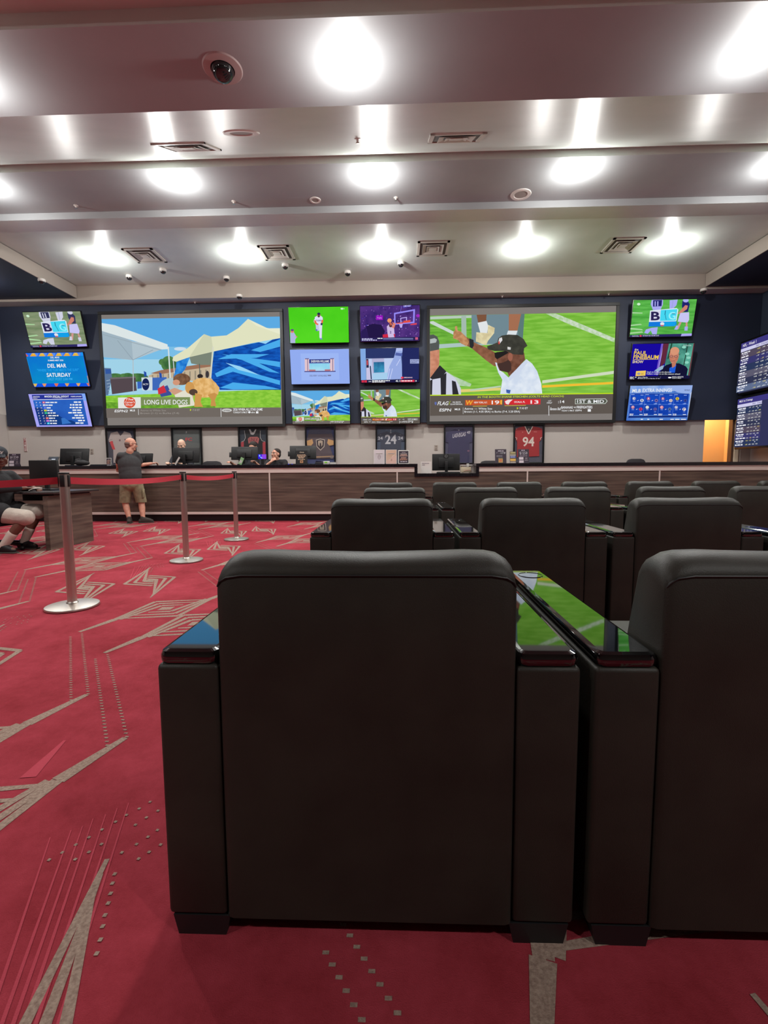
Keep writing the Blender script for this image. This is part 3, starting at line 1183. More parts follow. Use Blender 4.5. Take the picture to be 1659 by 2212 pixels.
def pic_coach(c, small=False):
    P, L, O_, T = c.poly, c.line, c.oval, c.text
    G = (112, 178, 54)
    P([(103, 217), (1553, 193), (1535, 826), (103, 838)], G, ((3.2, (140, 200, 78), (0.6, 1, 5))))
    P([(103, 217), (480, 210), (470, 440), (103, 440)], (92, 160, 50), ((4, (122, 190, 70), (0.6, 1, 5))))
    P([(1010, 204), (1086, 203), (1180, 240), (1545, 395), (1541, 426), (1200, 290)], (206, 220, 200), ((12, (170, 205, 150), (1, 1, 1))))
    P([(105, 224), (430, 214), (430, 234), (105, 246)], (182, 202, 186))
    P([(103, 262), (128, 258), (420, 405), (395, 415), (103, 275)], (200, 214, 206))
    P([(350, 215), (388, 214), (392, 440), (352, 445)], (164, 186, 174))
    P([(160, 438), (660, 410), (660, 436), (160, 470)], (172, 196, 192))
    P([(430, 212), (838, 206), (832, 394), (640, 440), (432, 430)], (112, 136, 146))
    P([(780, 206), (845, 205), (832, 396), (800, 400)], (92, 122, 120))
    P([(470, 211), (548, 209), (545, 262), (482, 272)], (124, 84, 62))
    P([(478, 272), (548, 258), (562, 300), (552, 352), (500, 352)], (224, 228, 230))
    P([(468, 345), (500, 348), (556, 352), (560, 288), (612, 312), (608, 352), (560, 412), (545, 446), (464, 418)], (226, 216, 172), ((9, (206, 192, 150), (1, 1, 1))))
    P([(722, 207), (818, 206), (790, 335), (722, 333)], (164, 110, 82))
    P([(716, 334), (790, 334), (780, 366), (706, 366)], (220, 226, 230))
    P([(985, 722), (1540, 648), (1538, 672), (985, 745)], (206, 218, 190))
    P([(985, 760), (1536, 734), (1536, 752), (985, 779)], (240, 190, 54))
    P([(345, 790), (660, 778), (660, 799), (345, 814)], (226, 208, 120))
    P([(230, 650), (300, 690), (430, 748), (420, 768), (300, 760)], (192, 212, 186), ((10, (160, 200, 150), (1, 1, 1))))
    P([(420, 790), (660, 762), (660, 774), (420, 804)], (186, 206, 180))
    # official at the left edge
    P([(103, 480), (178, 480), (176, 590), (160, 640), (150, 690), (103, 700)], (210, 146, 118), ((9, (190, 124, 98), (1, 1, 1))))
    P([(103, 365), (130, 362), (160, 378), (177, 420), (174, 478), (103, 492)], (84, 88, 86))
    P([(103, 398), (140, 390), (158, 402), (150, 424), (103, 432)], (176, 184, 184))
    P([(103, 700), (150, 660), (178, 600), (230, 650), (300, 700), (345, 780), (348, 832), (103, 836)], (206, 208, 226))
    for pts in ([(103, 700), (165, 620), (180, 600), (232, 650), (190, 700), (120, 712)], [(185, 690), (232, 660), (228, 832), (188, 834)], [(275, 720), (305, 730), (330, 832), (280, 832)], [(103, 720), (122, 712), (118, 836), (103, 836)]):
        P(pts, (46, 44, 50))
    # coach with raised arm
    P([(330, 345), (410, 395), (452, 425), (560, 470), (628, 512), (640, 600), (612, 612), (540, 560), (430, 468), (330, 420)], (150, 100, 76), ((8, (128, 84, 62), (1, 1, 1))))
    P([(288, 345), (300, 330), (300, 300), (316, 296), (320, 332), (345, 340), (392, 385), (410, 420), (392, 455), (345, 430), (330, 408), (285, 392)], (206, 152, 108), ((12, (176, 124, 84), (1, 1, 1))))
    P([(412, 392), (446, 405), (448, 450), (436, 472), (416, 462)], (44, 46, 50))
    P([(615, 580), (640, 585), (650, 640), (680, 660), (725, 702), (770, 640), (860, 555), (905, 590), (945, 650), (976, 745), (985, 829), (655, 830), (664, 770), (672, 715), (640, 660)], (226, 234, 244), ((5, (206, 218, 236), (1, 1, 1))))
    P([(720, 700), (770, 640), (860, 556), (872, 580), (790, 680), (728, 724)], (206, 216, 236))
    P([(625, 500), (720, 490), (842, 505), (850, 560), (780, 636), (725, 690), (712, 656), (650, 644), (632, 600)], (124, 82, 66), ((9, (104, 66, 52), (1, 1, 1))))
    P([(636, 590), (680, 580), (722, 560), (742, 590), (742, 640), (720, 660), (655, 645)], (70, 50, 46))
    O_(734, 538, 19, 32, (156, 98, 80))
    P([(610, 505), (700, 490), (722, 505), (660, 540), (630, 556), (614, 540)], (36, 34, 34))
    P([(550, 455), (596, 440), (632, 425), (640, 392), (668, 372), (720, 364), (790, 368), (838, 400), (868, 452), (842, 470), (836, 522), (760, 518), (705, 492), (612, 492), (560, 478)], (56, 56, 50), ((6, (68, 68, 60), (1, 1, 1))))
    P([(648, 392), (668, 386), (672, 408), (648, 438), (638, 428)], (222, 220, 222))
    P([(640, 420), (652, 414), (650, 440), (640, 438)], (206, 60, 56))
    P([(712, 458), (738, 464), (736, 482), (712, 480)], (206, 206, 204))
    P([(702, 792), (738, 798), (730, 826), (704, 818)], (64, 96, 170))
    # score bar
    P([(103, 836), (1535, 823), (1533, 985), (101, 1000)], (94, 86, 80))
    P([(103, 833), (1535, 821), (1535, 830), (103, 841)], (190, 222, 34))
    T('IN THE BOOTH SHANE STEICHEN (COLTS HEAD COACH)', 478, 845, 1152, 864, (206, 224, 50), 0.03, 0.1, -6)
    P([(138, 890), (155, 890), (154, 908), (146, 916), (138, 906)], (96, 110, 170))
    T('FLAG', 160, 886, 250, 916, WHITE, 0.04, 0.3)
    L(252, 912, 262, 882, 2.5, (190, 222, 34))
    T('14U BOYS', 280, 886, 345, 898, WHITE, 0.03)
    T('QUARTERFINAL', 262, 903, 360, 915, WHITE, 0.03)
    P([(380, 875), (672, 872), (670, 914), (380, 918)], (196, 84, 44))
    T('W', 386, 878, 442, 914, (240, 178, 60), 0.05, 0.15)
    T('NEW YORK, N.Y.', 450, 888, 555, 904, WHITE, 0.04)
    T('19', 588, 880, 648, 910, WHITE, 0.05)
    P([(655, 880), (670, 874), (670, 912), (655, 906)], (240, 178, 60))
    L(440, 925, 552, 923, 4, (226, 190, 60))
    P([(688, 871), (972, 868), (970, 911), (688, 914)], (210, 44, 52))
    P([(692, 886), (716, 874), (754, 872), (732, 892), (720, 912), (700, 906)], (240, 226, 226))
    T('OCALA, FL', 765, 884, 850, 901, WHITE, 0.04)
    T('13', 893, 878, 955, 906, WHITE, 0.05)
    L(690, 921, 856, 918, 4, (226, 190, 60))
    T('1ST', 1030, 879, 1056, 890, WHITE, 0.02, 0.2)
    T('HALF', 1020, 893, 1062, 905, WHITE, 0.02, 0.2)
    T(':14', 1108, 879, 1157, 902, WHITE, 0.03)
    P([(1240, 868), (1475, 866), (1492, 886), (1475, 908), (1240, 910)], (206, 214, 204))
    P([(1244, 872), (1473, 870), (1486, 886), (1473, 904), (1244, 906)], (84, 88, 78))
    T('1ST & MID', 1256, 876, 1464, 901, WHITE, 0.05)
    T('ESPN', 175, 942, 270, 966, WHITE, 0.04, 0.15)
    T('MLB', 297, 941, 340, 956, WHITE, 0.03)
    L(363, 935, 363, 986, 2, WHITE)
    T('Astros', 373, 936, 442, 952, WHITE, 0.03)
    T('vs', 452, 940, 474, 952, (170, 166, 160), 0.01)
    T('White Sox', 484, 936, 593, 952, WHITE, 0.03)
    T('Brown (1-1, 4.05 ERA) vs Burke (7-4, 3.20 ERA)', 373, 960, 810, 980, WHITE, 0.02)
    P([(786, 932), (800, 941), (786, 951)], (206, 222, 40))
    T('7:10 ET', 806, 934, 872, 949, WHITE, 0.03)
    L(1035, 921, 1036, 1000, 4, WHITE)
    T('Banana Ball', 1045, 936, 1130, 958, WHITE, 0.02, 0.3)
    T('BANANAS', 1133, 926, 1222, 946, WHITE, 0.05)
    T('vs', 1228, 930, 1246, 942, WHITE, 0.02)
    T('FIREFIGHTERS', 1252, 924, 1374, 945, WHITE, 0.05)
    T('TODAY 5 PM ET', 1133, 955, 1235, 968, WHITE, 0.02)
    T('ESPN', 1242, 953, 1292, 967, WHITE, 0.04, 0.15)
    c.rect(1338, 950, 1362, 970, WHITE)


def pic_football(c, hue):
    """players behind a big two-part logo (coordinates of the top right screen crop)"""
    P, L, O_, T = c.poly, c.line, c.oval, c.text
    g1, g2, white, navy = hue
    P([(235, 440), (903, 428), (850, 812), (200, 815)], g1, ((3.4, g2, (0.5, 1, 4))))
    for pts in ([(215, 560), (330, 565), (330, 575), (213, 574)], [(208, 690), (310, 680), (330, 690), (206, 704)], [(205, 720), (330, 735), (340, 748), (203, 738)], [(204, 770), (330, 758), (345, 772), (202, 784)]):
        P(pts, (170, 214, 160))
    P([(425, 435), (545, 433), (545, 480), (520, 540), (440, 540), (415, 480)], white)
    P([(440, 440), (535, 437), (530, 500), (440, 505)], navy)
    for x in (462, 490):
        L(x, 450, x, 500, 12, white)
    P([(615, 440), (700, 432), (688, 490), (650, 530), (615, 525)], white)
    L(650, 440, 640, 520, 5, (150, 160, 210))
    P([(750, 445), (800, 440), (828, 480), (810, 560), (760, 560), (745, 500)], navy)
    O_(785, 440, 30, 22, white)
    P([(780, 490), (808, 495), (800, 530), (730, 580), (700, 578)], (206, 130, 112))
    P([(730, 570), (822, 562), (824, 640), (806, 672), (704, 660), (716, 610)], (200, 196, 244))
    P([(722, 664), (745, 668), (712, 742), (688, 736)], (206, 150, 140))
    P([(788, 668), (806, 668), (810, 752), (790, 750)], (206, 150, 140))
    P([(690, 700), (712, 702), (702, 745), (668, 742)], white)
    P([(778, 712), (812, 712), (808, 755), (775, 755)], white)
    P([(370, 740), (430, 722), (495, 716), (484, 790), (440, 790), (420, 750), (390, 785), (352, 775)], white)
    P([(410, 545), (690, 520), (708, 535), (690, 650), (670, 665), (400, 662)], (226, 236, 246))
    P([(420, 552), (520, 545), (512, 648), (408, 650)], (214, 214, 236))
    P([(522, 540), (698, 530), (682, 650), (515, 652)], (70, 214, 240))
    T('B', 420, 556, 514, 646, (42, 34, 84), 0.09)
    L(572, 545, 566, 590, 7, (30, 90, 130))
    L(570, 590, 582, 640, 6, (30, 120, 150))
    T('G', 606, 560, 680, 640, (150, 240, 250), 0.06)
    c.rect(640, 575, 676, 582, (40, 110, 150))
    P([(400, 662), (688, 656), (692, 690), (670, 708), (395, 710)], (20, 120, 220))
    P([(555, 660), (684, 656), (680, 704), (550, 708)], (20, 160, 232))
    O_(540, 682, 22, 18, (226, 232, 240))
    P([(522, 694), (558, 694), (552, 706), (524, 706)], (206, 90, 100))
    O_(286, 480, 18, 13, (206, 240, 206))
    P([(203, 796), (856, 786), (850, 815), (200, 818)], (44, 40, 96))
    T('COLLEGE FOOTBALL', 222, 800, 296, 814, (206, 206, 226), 0.02)
    O_(314, 806, 12, 9, (226, 70, 96))
    T('SATURDAY BIG TEN MATCHUP', 336, 797, 508, 811, (206, 206, 226), 0.02)
    P([(746, 788), (853, 785), (850, 810), (738, 814)], (172, 166, 240))


def pic_horse_ad(c):
    P, L, O_, T = c.poly, c.line, c.oval, c.text      # crop of the left screens
    P([(407, 985), (1255, 983), (1325, 1490), (485, 1490)], (14, 118, 206), ((1.2, (12, 140, 204), (1, 1, 1))))
    P([(407, 985), (1255, 983), (1262, 1035), (416, 1038)], (40, 110, 236))
    P([(478, 1440), (1318, 1440), (1325, 1490), (485, 1490)], (20, 84, 226))
    for i, x in enumerate((520, 650, 775, 900, 1020, 1150)):
        P([(x-52, 1034), (x-20, 990), (x+22, 990), (x+58, 1034)], (226, 180, 66) if i % 2 else (232, 168, 52))
        P([(x-20, 990), (x+22, 990), (x+4, 1012)], (236, 196, 84))
        P([(x+45, 1034), (x+22, 990), (x+74, 990), (x+66, 1034)], (90, 140, 236))
    P([(408, 990), (446, 1030), (418, 1038)], (226, 100, 70))
    P([(1225, 985), (1255, 984), (1262, 1030), (1230, 1034)], (30, 150, 240))
    for i, x in enumerate((505, 645, 825, 985, 1155, 1310)):
        P([(x-32, 1440), (x+34, 1440), (x+10, 1484), (x-10, 1484)], ((226, 186, 84), (232, 150, 90), (232, 110, 70), (226, 160, 84), (230, 166, 90), (222, 120, 80))[i])
    L(418, 1045, 478, 1438, 8, (30, 160, 226))
    L(1262, 1040, 1300, 1330, 9, (60, 90, 226))
    L(1300, 1330, 1318, 1440, 10, (226, 150, 84))
    T('DEL MAR', 772, 1043, 908, 1068, WHITE, 0.04)
    T('SUMMER MEET 2026', 732, 1085, 962, 1108, WHITE, 0.04)
    T('DEL MAR', 718, 1146, 998, 1204, WHITE, 0.05)
    T('"WHERE THE TURF MEETS THE SURF"', 560, 1220, 1180, 1258, (40, 166, 240), 0.03)
    T('SATURDAY', 694, 1282, 1056, 1342, WHITE, 0.05)
    T('FIRST POST 2:00 PM', 706, 1358, 1072, 1394, (62, 176, 240), 0.03)


def pic_race(c):
    P, L, O_, T = c.poly, c.line, c.oval, c.text
    P([(433, 1600), (1280, 1593), (1365, 2085), (537, 2090)], (166, 164, 244))
    P([(1120, 1595), (1280, 1593), (1300, 1700), (1140, 1700)], (130, 170, 246))
    P([(484, 1612), (1232, 1606), (1245, 1668), (496, 1680)], (40, 52, 150))
    P([(498, 1688), (1248, 1678), (1310, 2062), (580, 2068)], (46, 104, 198), ((1.5, (36, 84, 176), (1, 1, 1))))
    P([(520, 1800), (620, 1800), (700, 1900), (760, 1930), (700, 2066), (580, 2068)], (26, 56, 128))
    P([(640, 1830), (720, 1850), (850, 1900), (980, 1990), (1060, 1990), (1200, 2060), (700, 2066), (760, 1980)], (20, 60, 130))
    P([(910, 1960), (960, 1955), (1060, 2035), (920, 2052)], (56, 116, 196))
    T('SARATOGA', 502, 1630, 604, 1648, WHITE, 0.03)
    T('RACE 1', 506, 1654, 570, 1668, WHITE, 0.03)
    T('MAIDEN SPECIAL WEIGHT', 676, 1622, 1040, 1650, WHITE, 0.05)
    T('1 1/16 M (TURF)', 790, 1650, 940, 1664, WHITE, 0.03)
    T('PURSE $100,000', 1070, 1628, 1226, 1650, WHITE, 0.03)
    L(498, 1682, 1244, 1672, 6, WHITE)
    rows = [(1724, (232, 60, 90), 860, 1110, 1218), (1764, (226, 226, 236), 810, 1052, 1226), (1804, (70, 90, 220), 762, 1046, 1232), (1843, (232, 226, 40), 790, 1088, 1240),
            (1881, (60, 206, 150), 858, 1024, 1246), (1920, (30, 36, 60), 876, 1116, 1252), (1958, (240, 110, 90), 824, 1080, 1258), (1998, (226, 130, 226), 852, 1168, 1268), (2036, (40, 206, 240), 850, 1128, 1276)]
    for i, (y, col, x1, xa, xb) in enumerate(rows):
        x = 660+i*8
        c.rect(x-20, y-14, x+18, y+12, col)
        T(str(i+1), x-6, y-9, x+6, y+8, WHITE if i in (0, 2, 5, 6, 8) else (30, 30, 60), 0.03)
        c.greek(x+26, y-9, x1, y+8, WHITE, i)
        c.greek(xa, y-14, xb, y+6, WHITE, i+30)
        T(str((3, 12, 5, 11, 4, 6, 2, 9, 10)[i]), 540+i*8, y-8, 558+i*8, y+8, WHITE, 0.02)
        T(str((5, 20, 15, 30, 9, 8, 2, 12, 7)[i]), 594+i*9, y-8, 614+i*9, y+8, WHITE, 0.02)


def pic_baseball(c):
    P, L, O_, T = c.poly, c.line, c.oval, c.text
    P([(110, 218), (740, 208), (750, 582), (132, 596)], (72, 204, 28), ((0.9, (86, 216, 36), (1, 1, 1))))
    W, GR = (222, 222, 244), (196, 200, 232)
    P([(398, 380), (440, 382), (445, 455), (422, 464), (404, 440)], GR)
    P([(430, 385), (470, 385), (466, 460), (464, 540), (448, 550), (440, 530), (438, 450)], W)
    P([(390, 318), (415, 304), (455, 304), (474, 322), (474, 360), (466, 396), (398, 396), (392, 360)], W)
    P([(382, 345), (396, 330), (400, 372), (420, 392), (410, 400), (380, 368)], W)
    P([(382, 352), (398, 350), (412, 380), (432, 390), (420, 402), (392, 388)], (232, 110, 74))
    P([(462, 345), (480, 348), (472, 390), (456, 392)], (232, 110, 74))
    P([(452, 380), (474, 380), (470, 402), (452, 402)], (40, 46, 90))
    O_(432, 296, 18, 22, (206, 130, 100))
    O_(432, 284, 17, 14, (40, 44, 84))
    P([(418, 300), (446, 300), (440, 320), (424, 320)], (70, 50, 56))
    T('TIGERS', 402, 345, 460, 362, (60, 70, 150), 0.05)
    P([(398, 440), (420, 450), (418, 466), (402, 462)], (100, 110, 190))
    P([(444, 540), (470, 540), (468, 556), (444, 552)], (120, 130, 210))
    P([(132, 480), (170, 478), (200, 530), (184, 560), (186, 594), (133, 595)], (176, 182, 222))
    O_(153, 468, 18, 18, (226, 130, 110))
    O_(153, 456, 17, 12, (96, 80, 130))
    L(190, 520, 206, 530, 10, (222, 130, 110))
    O_(676, 231, 15, 9, (206, 246, 206))
    T('TV', 690, 226, 706, 238, (206, 246, 206), 0.03)


def pic_store(c):
    P, L, O_, T = c.poly, c.line, c.oval, c.text
    P([(127, 660), (748, 655), (760, 1020), (145, 1027)], (146, 172, 240))
    P([(240, 700), (640, 698), (650, 980), (250, 985)], (156, 182, 244))
    P([(280, 886), (610, 884), (610, 894), (280, 896)], (74, 70, 130))
    for x in (284, 548):
        P([(x, 756), (x+46, 754), (x+48, 884), (x+2, 886)], (226, 196, 204))
        L(x+30, 756, x+32, 884, 6, (90, 80, 130))
        P([(x+4, 752), (x+44, 750), (x+44, 760), (x+4, 762)], (110, 100, 150))
    P([(332, 762), (552, 760), (552, 802), (332, 804)], (40, 52, 130))
    T('SHERWIN-WILLIAMS', 350, 770, 540, 796, WHITE, 0.03)
    P([(336, 806), (548, 804), (550, 870), (336, 872)], (130, 206, 236), ((2, (170, 226, 240), (1, 1, 1))))
    P([(336, 872), (550, 870), (550, 884), (336, 886)], (176, 206, 240))
    P([(330, 870), (398, 870), (398, 886), (330, 887)], (186, 120, 130))
    P([(496, 868), (556, 868), (556, 885), (496, 886)], (186, 120, 130))
    T('DELIVERY AVAILABLE', 336, 926, 522, 944, (96, 100, 140), 0.02)
    c.rect(528, 926, 562, 940, (116, 120, 160))


def pic_basketball(c):
    P, L, O_, T = c.poly, c.line, c.oval, c.text
    P([(865, 200), (1497, 190), (1490, 570), (875, 580)], (54, 34, 104), ((3, (86, 52, 130), (1, 1, 1))))
    rr = random.Random(3)
    for k in range(150):
        x, y = rr.uniform(880, 1480), rr.uniform(215, 530)
        if y < 380 and x < 1140 and rr.random() < 0.5:
            continue
        O_(x, y, rr.uniform(3, 7), rr.uniform(3, 8), rr.choice(((130, 96, 180), (70, 60, 170), (156, 120, 200), (96, 60, 140), (180, 150, 226), (40, 26, 80))), n=7)
    P([(930, 420), (1000, 390), (1090, 400), (1130, 470), (1110, 540), (960, 540)], (36, 24, 70))
    P([(880, 470), (930, 430), (960, 540), (880, 545)], (44, 30, 86))
    for pts in ([(1226, 275), (1445, 235), (1447, 250), (1228, 290)], [(1430, 238), (1447, 236), (1440, 376), (1424, 378)], [(1226, 280), (1240, 278), (1242, 396), (1228, 398)], [(1228, 386), (1440, 366), (1440, 382), (1228, 402)]):
        P(pts, (150, 140, 246))
    for pts in ([(1292, 328), (1362, 318), (1362, 326), (1292, 336)], [(1354, 320), (1362, 319), (1360, 376), (1352, 377)], [(1292, 330), (1300, 329), (1302, 384), (1294, 384)]):
        P(pts, (196, 180, 250))
    P([(1320, 360), (1395, 350), (1400, 374), (1330, 382)], (226, 80, 70))
    P([(1250, 382), (1325, 374), (1325, 386), (1252, 392)], (236, 90, 70))
    P([(1395, 395), (1462, 382), (1464, 398), (1400, 404)], (230, 70, 80))
    P([(1278, 392), (1318, 390), (1308, 432), (1290, 432)], (186, 170, 236))
    L(1305, 205, 1292, 275, 4, (120, 110, 210))
    P([(1318, 205), (1408, 188), (1410, 206), (1322, 222)], (60, 60, 180))
    T('GAME NIGHT', 1326, 194, 1404, 214, (206, 200, 250), 0.03, 0, -4)
    c.rect(1036, 302, 1108, 350, (150, 20, 190))
    T('Trophy', 1046, 318, 1098, 340, (226, 150, 240), 0.02)
    O_(1478, 305, 20, 16, (160, 40, 190))
    P([(1150, 420), (1168, 400), (1215, 400), (1226, 440), (1232, 535), (1162, 540)], (206, 186, 226))
    T('2', 1180, 468, 1198, 494, (60, 40, 120), 0.05)
    O_(1190, 410, 18, 18, (90, 50, 60))
    O_(1178, 356, 23, 23, (236, 156, 110))
    P([(1168, 370), (1190, 372), (1215, 400), (1190, 410)], (190, 100, 84))
    P([(1205, 372), (1244, 388), (1225, 440), (1200, 430), (1218, 398)], (226, 130, 110))
    P([(1106, 506), (1170, 500), (1235, 500), (1236, 534), (1108, 540)], (206, 40, 70))
    P([(1160, 500), (1220, 500), (1228, 535), (1166, 538)], (206, 186, 226))
    P([(872, 545), (1492, 530), (1490, 570), (875, 580)], (40, 34, 84))
    c.greek(888, 548, 1000, 558, (200, 196, 236), 3)
    c.greek(888, 562, 1046, 572, (200, 196, 236), 4)
    c.greek(1052, 543, 1104, 553, WHITE, 5)
    c.rect(1110, 545, 1424, 552, (130, 140, 190))
    c.rect(1110, 557, 1424, 566, (90, 96, 150))
    c.rect(1446, 536, 1474, 562, (200, 90, 130))


def pic_lineup(c):
    P, L, O_, T = c.poly, c.line, c.oval, c.text
    P([(870, 645), (1490, 640), (1487, 1010), (875, 1012)], (34, 42, 92))
    P([(870, 648), (926, 646), (930, 980), (876, 985)], (130, 170, 226))
    P([(928, 646), (1318, 642), (1312, 978), (932, 982)], (44, 56, 106))
    P([(930, 752), (1222, 748), (1240, 976), (932, 980)], (190, 204, 238))
    P([(990, 752), (1120, 750), (1125, 905), (1000, 908)], (176, 176, 210))
    P([(1010, 790), (1122, 788), (1124, 900), (1012, 904)], (36, 92, 140), ((3, (60, 150, 190), (1, 1, 1))))
    P([(932, 756), (955, 756), (960, 850), (934, 856)], (40, 40, 70))
    P([(936, 770), (950, 770), (952, 820), (938, 822)], (206, 80, 90))
    P([(934, 850), (990, 846), (990, 976), (934, 980)], (200, 196, 226))
    L(975, 830, 985, 975, 12, (30, 60, 90))
    P([(1000, 908), (1160, 904), (1150, 978), (1000, 980)], (166, 206, 236))
    P([(1250, 643), (1317, 641), (1314, 690), (1300, 700), (1308, 820), (1310, 975), (1150, 980), (1160, 900), (1180, 830), (1225, 740), (1240, 690)], (150, 170, 226))
    P([(1250, 643), (1317, 641), (1314, 672), (1246, 678)], (176, 190, 236))
    P([(1246, 690), (1314, 700), (1310, 730), (1236, 720)], (84, 100, 170))
    for a, b in (((1180, 860), (1156, 975)), ((1210, 860), (1180, 978)), ((1290, 760), (1250, 830))):
        L(a[0], a[1], b[0], b[1], 6, (206, 216, 250))
    P([(1316, 642), (1490, 640), (1488, 976), (1312, 978)], (36, 42, 96))
    c.rect(1394, 762, 1492, 808, (160, 170, 216))
    T('ON THE CLOCK', 1402, 768, 1484, 782, (40, 44, 90), 0.02)
    T('DRAFT', 1402, 788, 1470, 802, (40, 44, 90), 0.02)
    O_(1312, 960, 15, 12, (232, 60, 84))
    T('BREAKING', 1332, 952, 1418, 966, (232, 200, 216), 0.03)
    P([(874, 982), (1488, 978), (1487, 1011), (875, 1013)], (30, 30, 70))
    for x in (896, 926):
        c.rect(x-14, 985, x+12, 1008, (214, 50, 74))
    T('26', 954, 992, 984, 1003, WHITE, 0.03)
    c.greek(994, 986, 1180, 996, WHITE, 8)
    c.greek(994, 1000, 1130, 1009, WHITE, 9)
    T('4:1', 1240, 984, 1290, 1006, WHITE, 0.04)
    c.rect(1296, 984, 1440, 1008, (220, 50, 76))
    c.greek(1302, 990, 1430, 1000, WHITE, 10)
    T('3', 1448, 988, 1462, 1004, WHITE, 0.04)


def pic_talk(c):
    P, L, O_, T = c.poly, c.line, c.oval, c.text
    P([(220, 900), (868, 888), (835, 1255), (195, 1265)], (20, 12, 150))
    P([(220, 902), (530, 896), (500, 1240), (196, 1246)], (24, 10, 156))
    P([(520, 895), (540, 894), (505, 1200), (480, 1210)], (120, 90, 200))
    L(545, 895, 500, 1200, 5, (206, 190, 236))
    P([(540, 895), (600, 893), (570, 1100), (520, 1140)], (96, 40, 60))
    P([(600, 893), (868, 888), (838, 1230), (560, 1200)], (40, 96, 90), ((2.5, (90, 170, 150), (1, 1, 1))))
    L(630, 893, 600, 1050, 14, (30, 70, 50))
    L(800, 890, 770, 1120, 10, (36, 60, 50))
    L(866, 890, 828, 1240, 14, (110, 44, 60))
    for x, y in ((800, 1000), (815, 1040), (760, 930), (800, 1090)):
        O_(x, y, 22, 14, (140, 210, 190))
    T('TUSCALOOSA', 750, 904, 836, 920, (190, 226, 216), 0.02)
    T('the', 240, 946, 280, 968, (236, 220, 170), 0.04)
    T('PAUL', 234, 972, 372, 1012, (240, 200, 70), 0.06, 0.1)
    T('FINEBAUM', 230, 1014, 500, 1056, (240, 200, 70), 0.06, 0.1)
    L(228, 1062, 494, 1058, 4, (240, 200, 70))
    T('SHOW', 224, 1070, 342, 1100, (236, 214, 160), 0.06, 0.1)
    P([(580, 1120), (640, 1100), (720, 1100), (790, 1130), (815, 1160), (806, 1230), (500, 1236), (540, 1160)], (20, 20, 52))
    P([(620, 1150), (690, 1110), (680, 1200), (620, 1200)], (30, 90, 214))
    P([(460, 1180), (530, 1130), (562, 1120), (550, 1160), (500, 1190)], (150, 180, 206))
    O_(660, 1020, 50, 84, (206, 136, 110), ((9, (186, 116, 92), (1, 1, 1))))
    O_(664, 970, 48, 42, (216, 150, 118))
    P([(640, 1095), (690, 1080), (680, 1130), (648, 1150)], (190, 120, 96))
    for x in (632, 680):
        O_(x, 1028, 19, 12, (60, 40, 50))
        O_(x, 1028, 15, 9, (190, 126, 110))
    L(710, 1010, 724, 1000, 5, (60, 40, 50))
    L(630, 1078, 672, 1074, 7, (146, 76, 70))
    P([(268, 1184), (372, 1178), (368, 1232), (264, 1238)], (240, 200, 96))
    O_(298, 1212, 18, 12, (150, 150, 170))
    T('SEC', 322, 1204, 352, 1222, (150, 120, 60), 0.03)
    T('Coach on the phone this afternoon', 382, 1186, 640, 1204, WHITE, 0.03)
    T('Callers weigh in on the season ahead', 380, 1206, 735, 1224, WHITE, 0.03)
    P([(196, 1240), (838, 1230), (835, 1268), (195, 1275)], (24, 22, 60))
    T('SEC', 204, 1244, 252, 1270, WHITE, 0.05)
    c.greek(262, 1246, 284, 1254, WHITE, 1)
    T('Astros vs White Sox', 292, 1244, 394, 1256, WHITE, 0.02)
    T('Brown (1-1) vs Burke (7-4)', 290, 1258, 520, 1270, WHITE, 0.02)
    L(532, 1240, 524, 1270, 3, (120, 120, 150))
    O_(628, 1252, 18, 8, WHITE)
    T('BANANAS vs FIREFIGHTERS', 652, 1238, 772, 1250, WHITE, 0.03)
    T('TODAY 5 PM ET', 652, 1253, 750, 1264, WHITE, 0.02)


